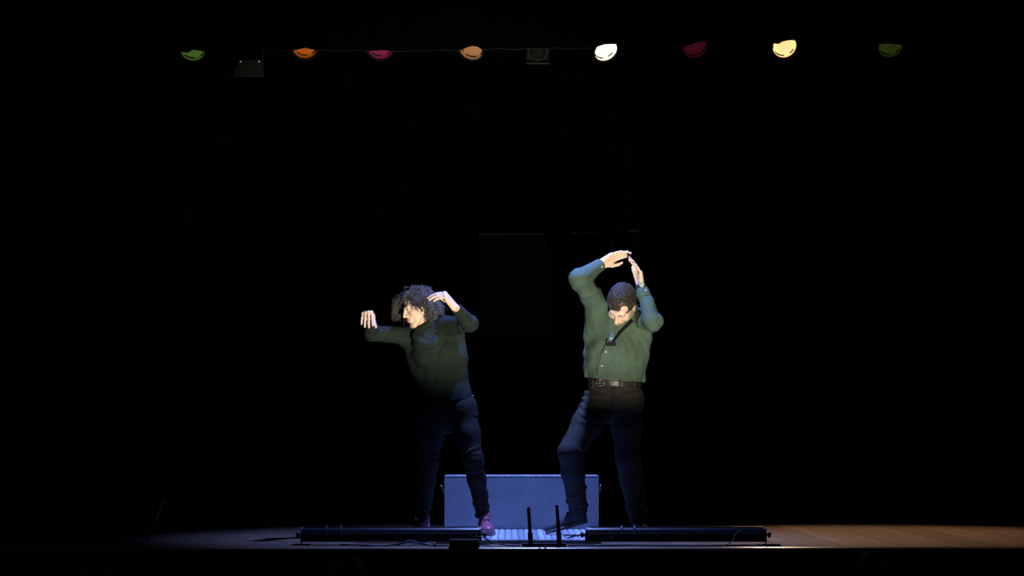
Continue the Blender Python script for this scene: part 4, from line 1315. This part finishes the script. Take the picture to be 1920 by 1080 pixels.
    ca = nb + np.array([-0.004, -0.015, 0.0])
    ax = norm([-0.05, -0.55, 0.85])
    u = norm(np.cross(ax, [0, 1, 0])); v = np.cross(ax, u)
    ring = [ca + (u * math.cos(q) + v * math.sin(q) * 1.05) * 0.082 for q in np.linspace(0, 2 * math.pi, 29)]
    for i in range(28):
        K.seg(ring[i], ring[i + 1], 0.013, 0.013, 0.004)
    field_build(K, 'collar', M['shirt'], sh)

    # dark strip laid on the shirt from the collar down to the clip
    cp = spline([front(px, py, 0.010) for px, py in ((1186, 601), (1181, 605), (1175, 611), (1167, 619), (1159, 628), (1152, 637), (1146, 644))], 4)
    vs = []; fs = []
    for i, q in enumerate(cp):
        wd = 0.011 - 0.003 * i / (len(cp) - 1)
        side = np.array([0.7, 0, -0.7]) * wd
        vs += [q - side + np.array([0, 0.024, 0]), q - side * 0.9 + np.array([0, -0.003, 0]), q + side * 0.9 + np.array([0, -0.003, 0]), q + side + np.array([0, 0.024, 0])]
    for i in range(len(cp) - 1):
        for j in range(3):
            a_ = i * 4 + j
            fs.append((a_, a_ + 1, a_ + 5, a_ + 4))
    MB().add(vs, fs).build('dark_strip', M['matteblack'], mic, smooth=True)

    # wrist watch
    wc = wrR - dR * 0.004
    wt = Field(wc - 0.08, wc + 0.08, 0.0026)
    wt.seg(wc - dR * 0.03, wc + dR * 0.03, 0.039, 0.034, 0.003)
    wt.cyl(wc + dR * 0.012, wc + dR * 0.1, 0.07); wt.cyl(wc - dR * 0.1, wc - dR * 0.012, 0.07)
    watch = field_build(wt, 'wrist_watch', M['leather'], root)
    watch['label'] = 'black strap wrist watch with a pale dial'
    vn = norm(np.array([0.12, -1, 0]) - dR * np.dot(np.array([0.12, -1, 0]), dR))
    MB().lathe([(0.019, -0.004), (0.020, 0.003), (0.018, 0.0065), (0.0155, 0.0065)], wc + vn * 0.036, vn, 22).build('watch_case', M['steel'], watch, smooth=True)
    MB().lathe([(0.0155, 0.0060), (0.0001, 0.0064)], wc + vn * 0.036, vn, 22).build('dial', M['watchface'], watch, smooth=True)

    # trousers
    T = Field(np.array([lo[0], -0.32, 0.02]), np.array([hi[0], 0.5, 1.05]), 0.004)
    T.seg(P(1152, 716, 0.04), P(1152, 745, 0.05), 0.156, 0.166, 0.03, fl)
    for h, kk, a in ((hipL, knL, anL), (hipR, knR, anR)):
        T.seg(P(1151, 745, 0.05), h, 0.11, 0.105, 0.04)
        mid = h + (kk - h) * 0.45
        calf = kk + (a - kk) * 0.35
        T.chain([h, mid, kk, calf, a], [0.105, 0.093, 0.073, 0.070, 0.058], 0.03)
        fold_rings(T, h, kk, 0.105, 0.073, [0.05, 0.14, 0.24, 0.88, 0.96], 23, 0.006, 0.011)
        fold_rings(T, kk, a, 0.073, 0.058, [0.04, 0.12, 0.2, 0.62, 0.72, 0.82, 0.9, 0.96], 29, 0.008, 0.010)
        d = norm(a - kk)
        T.cyl(a + d * 0.02, a + d * 0.25, 0.14)
    # creases fanning out of the groin, fly
    T.wrinkle(P(1085, 800, -0.3), P(1215, 722, 0.3), lambda x, y, z: 0.0035 * np.sin((z * 0.95 - np.abs(x - 0.635) * 0.45) * 130 + 2.5 * np.sin(x * 17)) * np.clip(np.abs(x - 0.635) * 14, 0, 1))
    T.seg(P(1150, 728, -0.078), P(1149, 762, -0.088), 0.006, 0.005, 0.012)
    T.clip(P(1152, 714, 0.04), (0.085, 0, 1))
    tr = field_build(T, 'trousers', M['denim_m'], root)
    tr['label'] = 'dark blue-grey jeans'
    # belt
    Bt = Field(P(1085, 745, -0.2), P(1225, 690, 0.3), 0.003)
    Bt.seg(P(1152, 700, 0.04), P(1152, 740, 0.045), 0.168, 0.172, 0.01, fl)
    nrm = norm([0.085, 0.02, 1])
    c = P(1152, 720, 0.04)
    Bt.clip(c + nrm * 0.019, nrm); Bt.clip(c - nrm * 0.019, -nrm)
    belt = field_build(Bt, 'belt', M['leather'], root)
    belt['label'] = 'black leather belt with a metal buckle'
    bv = np.empty(len(belt.data.vertices) * 3, np.float32); belt.data.vertices.foreach_get('co', bv); bv = bv.reshape(-1, 3)

    def bfront(px, py):
        p = P(px, py, -0.08)
        d = (bv[:, 0] - p[0]) ** 2 + (bv[:, 2] - p[2]) ** 2
        near = bv[d < 0.01 ** 2]
        y = near[:, 1].min() if len(near) else -0.08
        return P(px, py, float(y))
    bc = bfront(1125, 718)
    bk = MB()
    for a, b in (((-0.024, -0.017), (0.024, -0.017)), ((0.024, -0.017), (0.024, 0.017)), ((0.024, 0.017), (-0.024, 0.017)), ((-0.024, 0.017), (-0.024, -0.017)), ((-0.024, 0), (0.022, 0))):
        bk.tube([bc + np.array([a[0], -0.004, a[1]]), bc + np.array([b[0], -0.004, b[1]])], 0.0032, 6)
    bk.build('buckle', M['steel'], belt, smooth=True)
    for px in (1112, 1140, 1162, 1190):
        q = bfront(px, 720)
        MB().box(q + np.array([-0.006, -0.005, -0.026]), q + np.array([0.006, 0.002, 0.024])).build('belt_loop', M['denim_m'], tr, bevel=0.002)

    # shoes: front foot with raised heel, rear foot flat
    toe_dir = norm([-0.95, -0.10, -0.27])
    hl = P(1102, 980, 0.02)
    shoe(root, hl, toe_dir, [-0.27, 0, 0.96], 0.275, M['suede'], M['brownsole'], 0.046, 'dark suede lace-up shoe on raised heel', True)
    shoe(root, np.array([anR[0] - 0.01, 0.31, 0.0005]), [0.25, -0.97, 0], (0, 0, 1), 0.27, M['suede'], M['brownsole'], 0.046, 'dark suede shoe in shadow', True)
    return root


make_man()


# ------------------------------------------------------------------ the front row of the audience, only the tops of their heads in view
def audience(px, py, d, w, label):
    y = d - CAM_D
    s = FPX / d
    x = (px - 960) / s
    top = CAM_H + (HOR - py) / s
    fl = -1.2
    seat = empty('theatre_seat', (x, y, fl))
    tag(seat, 'dark theatre seat under ' + label.split(' seen')[0], 'seat', 'front row seats')
    sz = top - 0.86
    MB().box((x - 0.24, y - 0.02, sz - 0.10), (x + 0.24, y + 0.42, sz)).build('seat_cushion', M['seat'], seat, bevel=0.03)
    MB().box((x - 0.24, y - 0.17, sz - 0.05), (x + 0.24, y - 0.07, sz + 0.50)).build('backrest', M['seat'], seat, bevel=0.03)
    for sg in (-1, 1):
        MB().box((x + sg * 0.27 - 0.025, y - 0.12, sz + 0.12), (x + sg * 0.27 + 0.025, y + 0.30, sz + 0.17)).build('armrest', M['blackmetal'], seat, bevel=0.01)
        MB().box((x + sg * 0.27 - 0.02, y - 0.10, fl), (x + sg * 0.27 + 0.02, y + 0.10, sz + 0.12)).build('leg', M['blackmetal'], seat, bevel=0.005)
    root = empty('person', (x, y, sz))
    tag(root, label, 'person')
    C = np.array([x, y + 0.03, top - 0.125 * w]); R = frame([0, 1, -0.05], [0, 0, 1])
    B = Field((x - 0.36, y - 0.25, fl - 0.02), (x + 0.36, y + 0.85, top + 0.05), 0.007)
    head(B, C, R, w)
    nb = C + np.array([0, -0.03, -0.20])
    B.seg(C + np.array([0, -0.02, -0.07]), nb, 0.055, 0.06, 0.03)
    B.chain([nb, nb + np.array([0, 0.01, -0.15]), np.array([x, y + 0.07, sz + 0.13])], [0.07, 0.15, 0.14], 0.05, ((0, 1, 0), 0.65))
    for sg in (-1, 1):
        sh = nb + np.array([sg * 0.17, 0.01, -0.07])
        B.seg(nb, sh, 0.055, 0.06, 0.04)
        el = np.array([x + sg * 0.23, y + 0.10, sz + 0.24]); hd = np.array([x + sg * 0.10, y + 0.34, sz + 0.20])
        B.chain([sh, el, hd], [0.055, 0.042, 0.03], 0.02)
        B.seg(hd, hd + np.array([-sg * 0.05, 0.09, -0.02]), 0.03, 0.02, 0.02)
        hp = np.array([x + sg * 0.09, y + 0.08, sz + 0.10]); kn = np.array([x + sg * 0.10, y + 0.52, sz + 0.10]); an = np.array([x + sg * 0.10, y + 0.54, fl + 0.08])
        B.chain([hp, kn, an], [0.095, 0.065, 0.042], 0.03)
        B.seg(an, an + np.array([0, 0.14, -0.035]), 0.042, 0.035, 0.02)
    field_build(B, 'body', M['coat'], root)
    H = Field(C - 0.2, C + 0.2, 0.006)
    H.ell(C + R @ np.array([0, -0.02, 0.04]) * w, [0.085 * w, 0.105 * w, 0.092 * w], R, 0.01)
    H.ell(C + R @ np.array([0, -0.06, -0.03]) * w, [0.075 * w, 0.06 * w, 0.075 * w], R, 0.03)
    H.ell(C + R @ np.array([0, 0.12, -0.02]) * w, [0.08 * w, 0.07 * w, 0.09 * w], R, 0.01, True)
    H.wrinkle(C - 0.2, C + 0.2, lambda a, b, c: 0.004 * rows(a, b, c, 120, 3))
    field_build(H, 'hair', M['hair_a'], root)


audience(1640, 1034, 11.3, 1.0, 'audience member at the right seen from behind, top of dark head only')
audience(648, 1043, 10.2, 1.05, 'audience member left of centre seen from behind, top of dark head only')
audience(180, 1056, 10.8, 1.0, 'audience member at the far left seen from behind, top of dark head only')


# ------------------------------------------------------------------ the profile spot on its low stand in the auditorium
def profile_spot():
    m = np.array(SPOT_POS); a = norm(np.array(SPOT_AIM) - m)
    c = m - a * 0.02
    root = empty('profile_spot', (m[0], m[1], -1.2))
    tag(root, 'black profile spot on a low tripod stand in the auditorium', 'stage lamp')
    MB().lathe([(0.075, 0.0), (0.075, -0.20), (0.11, -0.24), (0.11, -0.50), (0.08, -0.54), (0, -0.54)], c, a, 28).build('housing', M['blackmetal'], root, smooth=True)

    # lower shutter blade, half a metre in front of the lamp and tilted a little
    q = 0.50 / -m[1]

    def cut(x, z):
        return m + (np.array([x, 0.0, z]) - m) * q
    a1, a2 = cut(1.3, 0.93), cut(-1.2, 1.12)
    ex = norm(a1 - a2) * 0.10
    a1, a2 = a1 + ex, a2 - ex
    fl = [a2 + np.array([0, 0, -0.16]), a1 + np.array([0, 0, -0.16]), a1, a2]
    dn = np.array([0, 0.003, 0])
    MB().add(fl + [q + dn for q in fl], [(0, 1, 2, 3), (7, 6, 5, 4), (0, 4, 5, 1), (1, 5, 6, 2), (2, 6, 7, 3), (3, 7, 4, 0)]).build('shutter_blade', M['blackmetal'], root)
    for sg in (-1, 1):
        MB().tube([c + np.array([sg * 0.07, -0.02, -0.05]), (a1 if sg > 0 else a2) + np.array([-sg * 0.01, -0.004, -0.06])], 0.005, 6).build('shutter_arm', M['blackmetal'], root)
    MB().tube([(m[0], m[1] - 0.3, m[2] - 0.14), (m[0], m[1] - 0.3, -0.95)], 0.018, 10).build('pole', M['blackmetal'], root, smooth=True)
    for k in range(3):
        t = k * 2.094 + 0.5
        MB().tube([(m[0], m[1] - 0.3, -0.75), (m[0] + 0.42 * math.cos(t), m[1] - 0.3 + 0.42 * math.sin(t), -1.19)], 0.012, 8).build('leg', M['blackmetal'], root, smooth=True)


profile_spot()
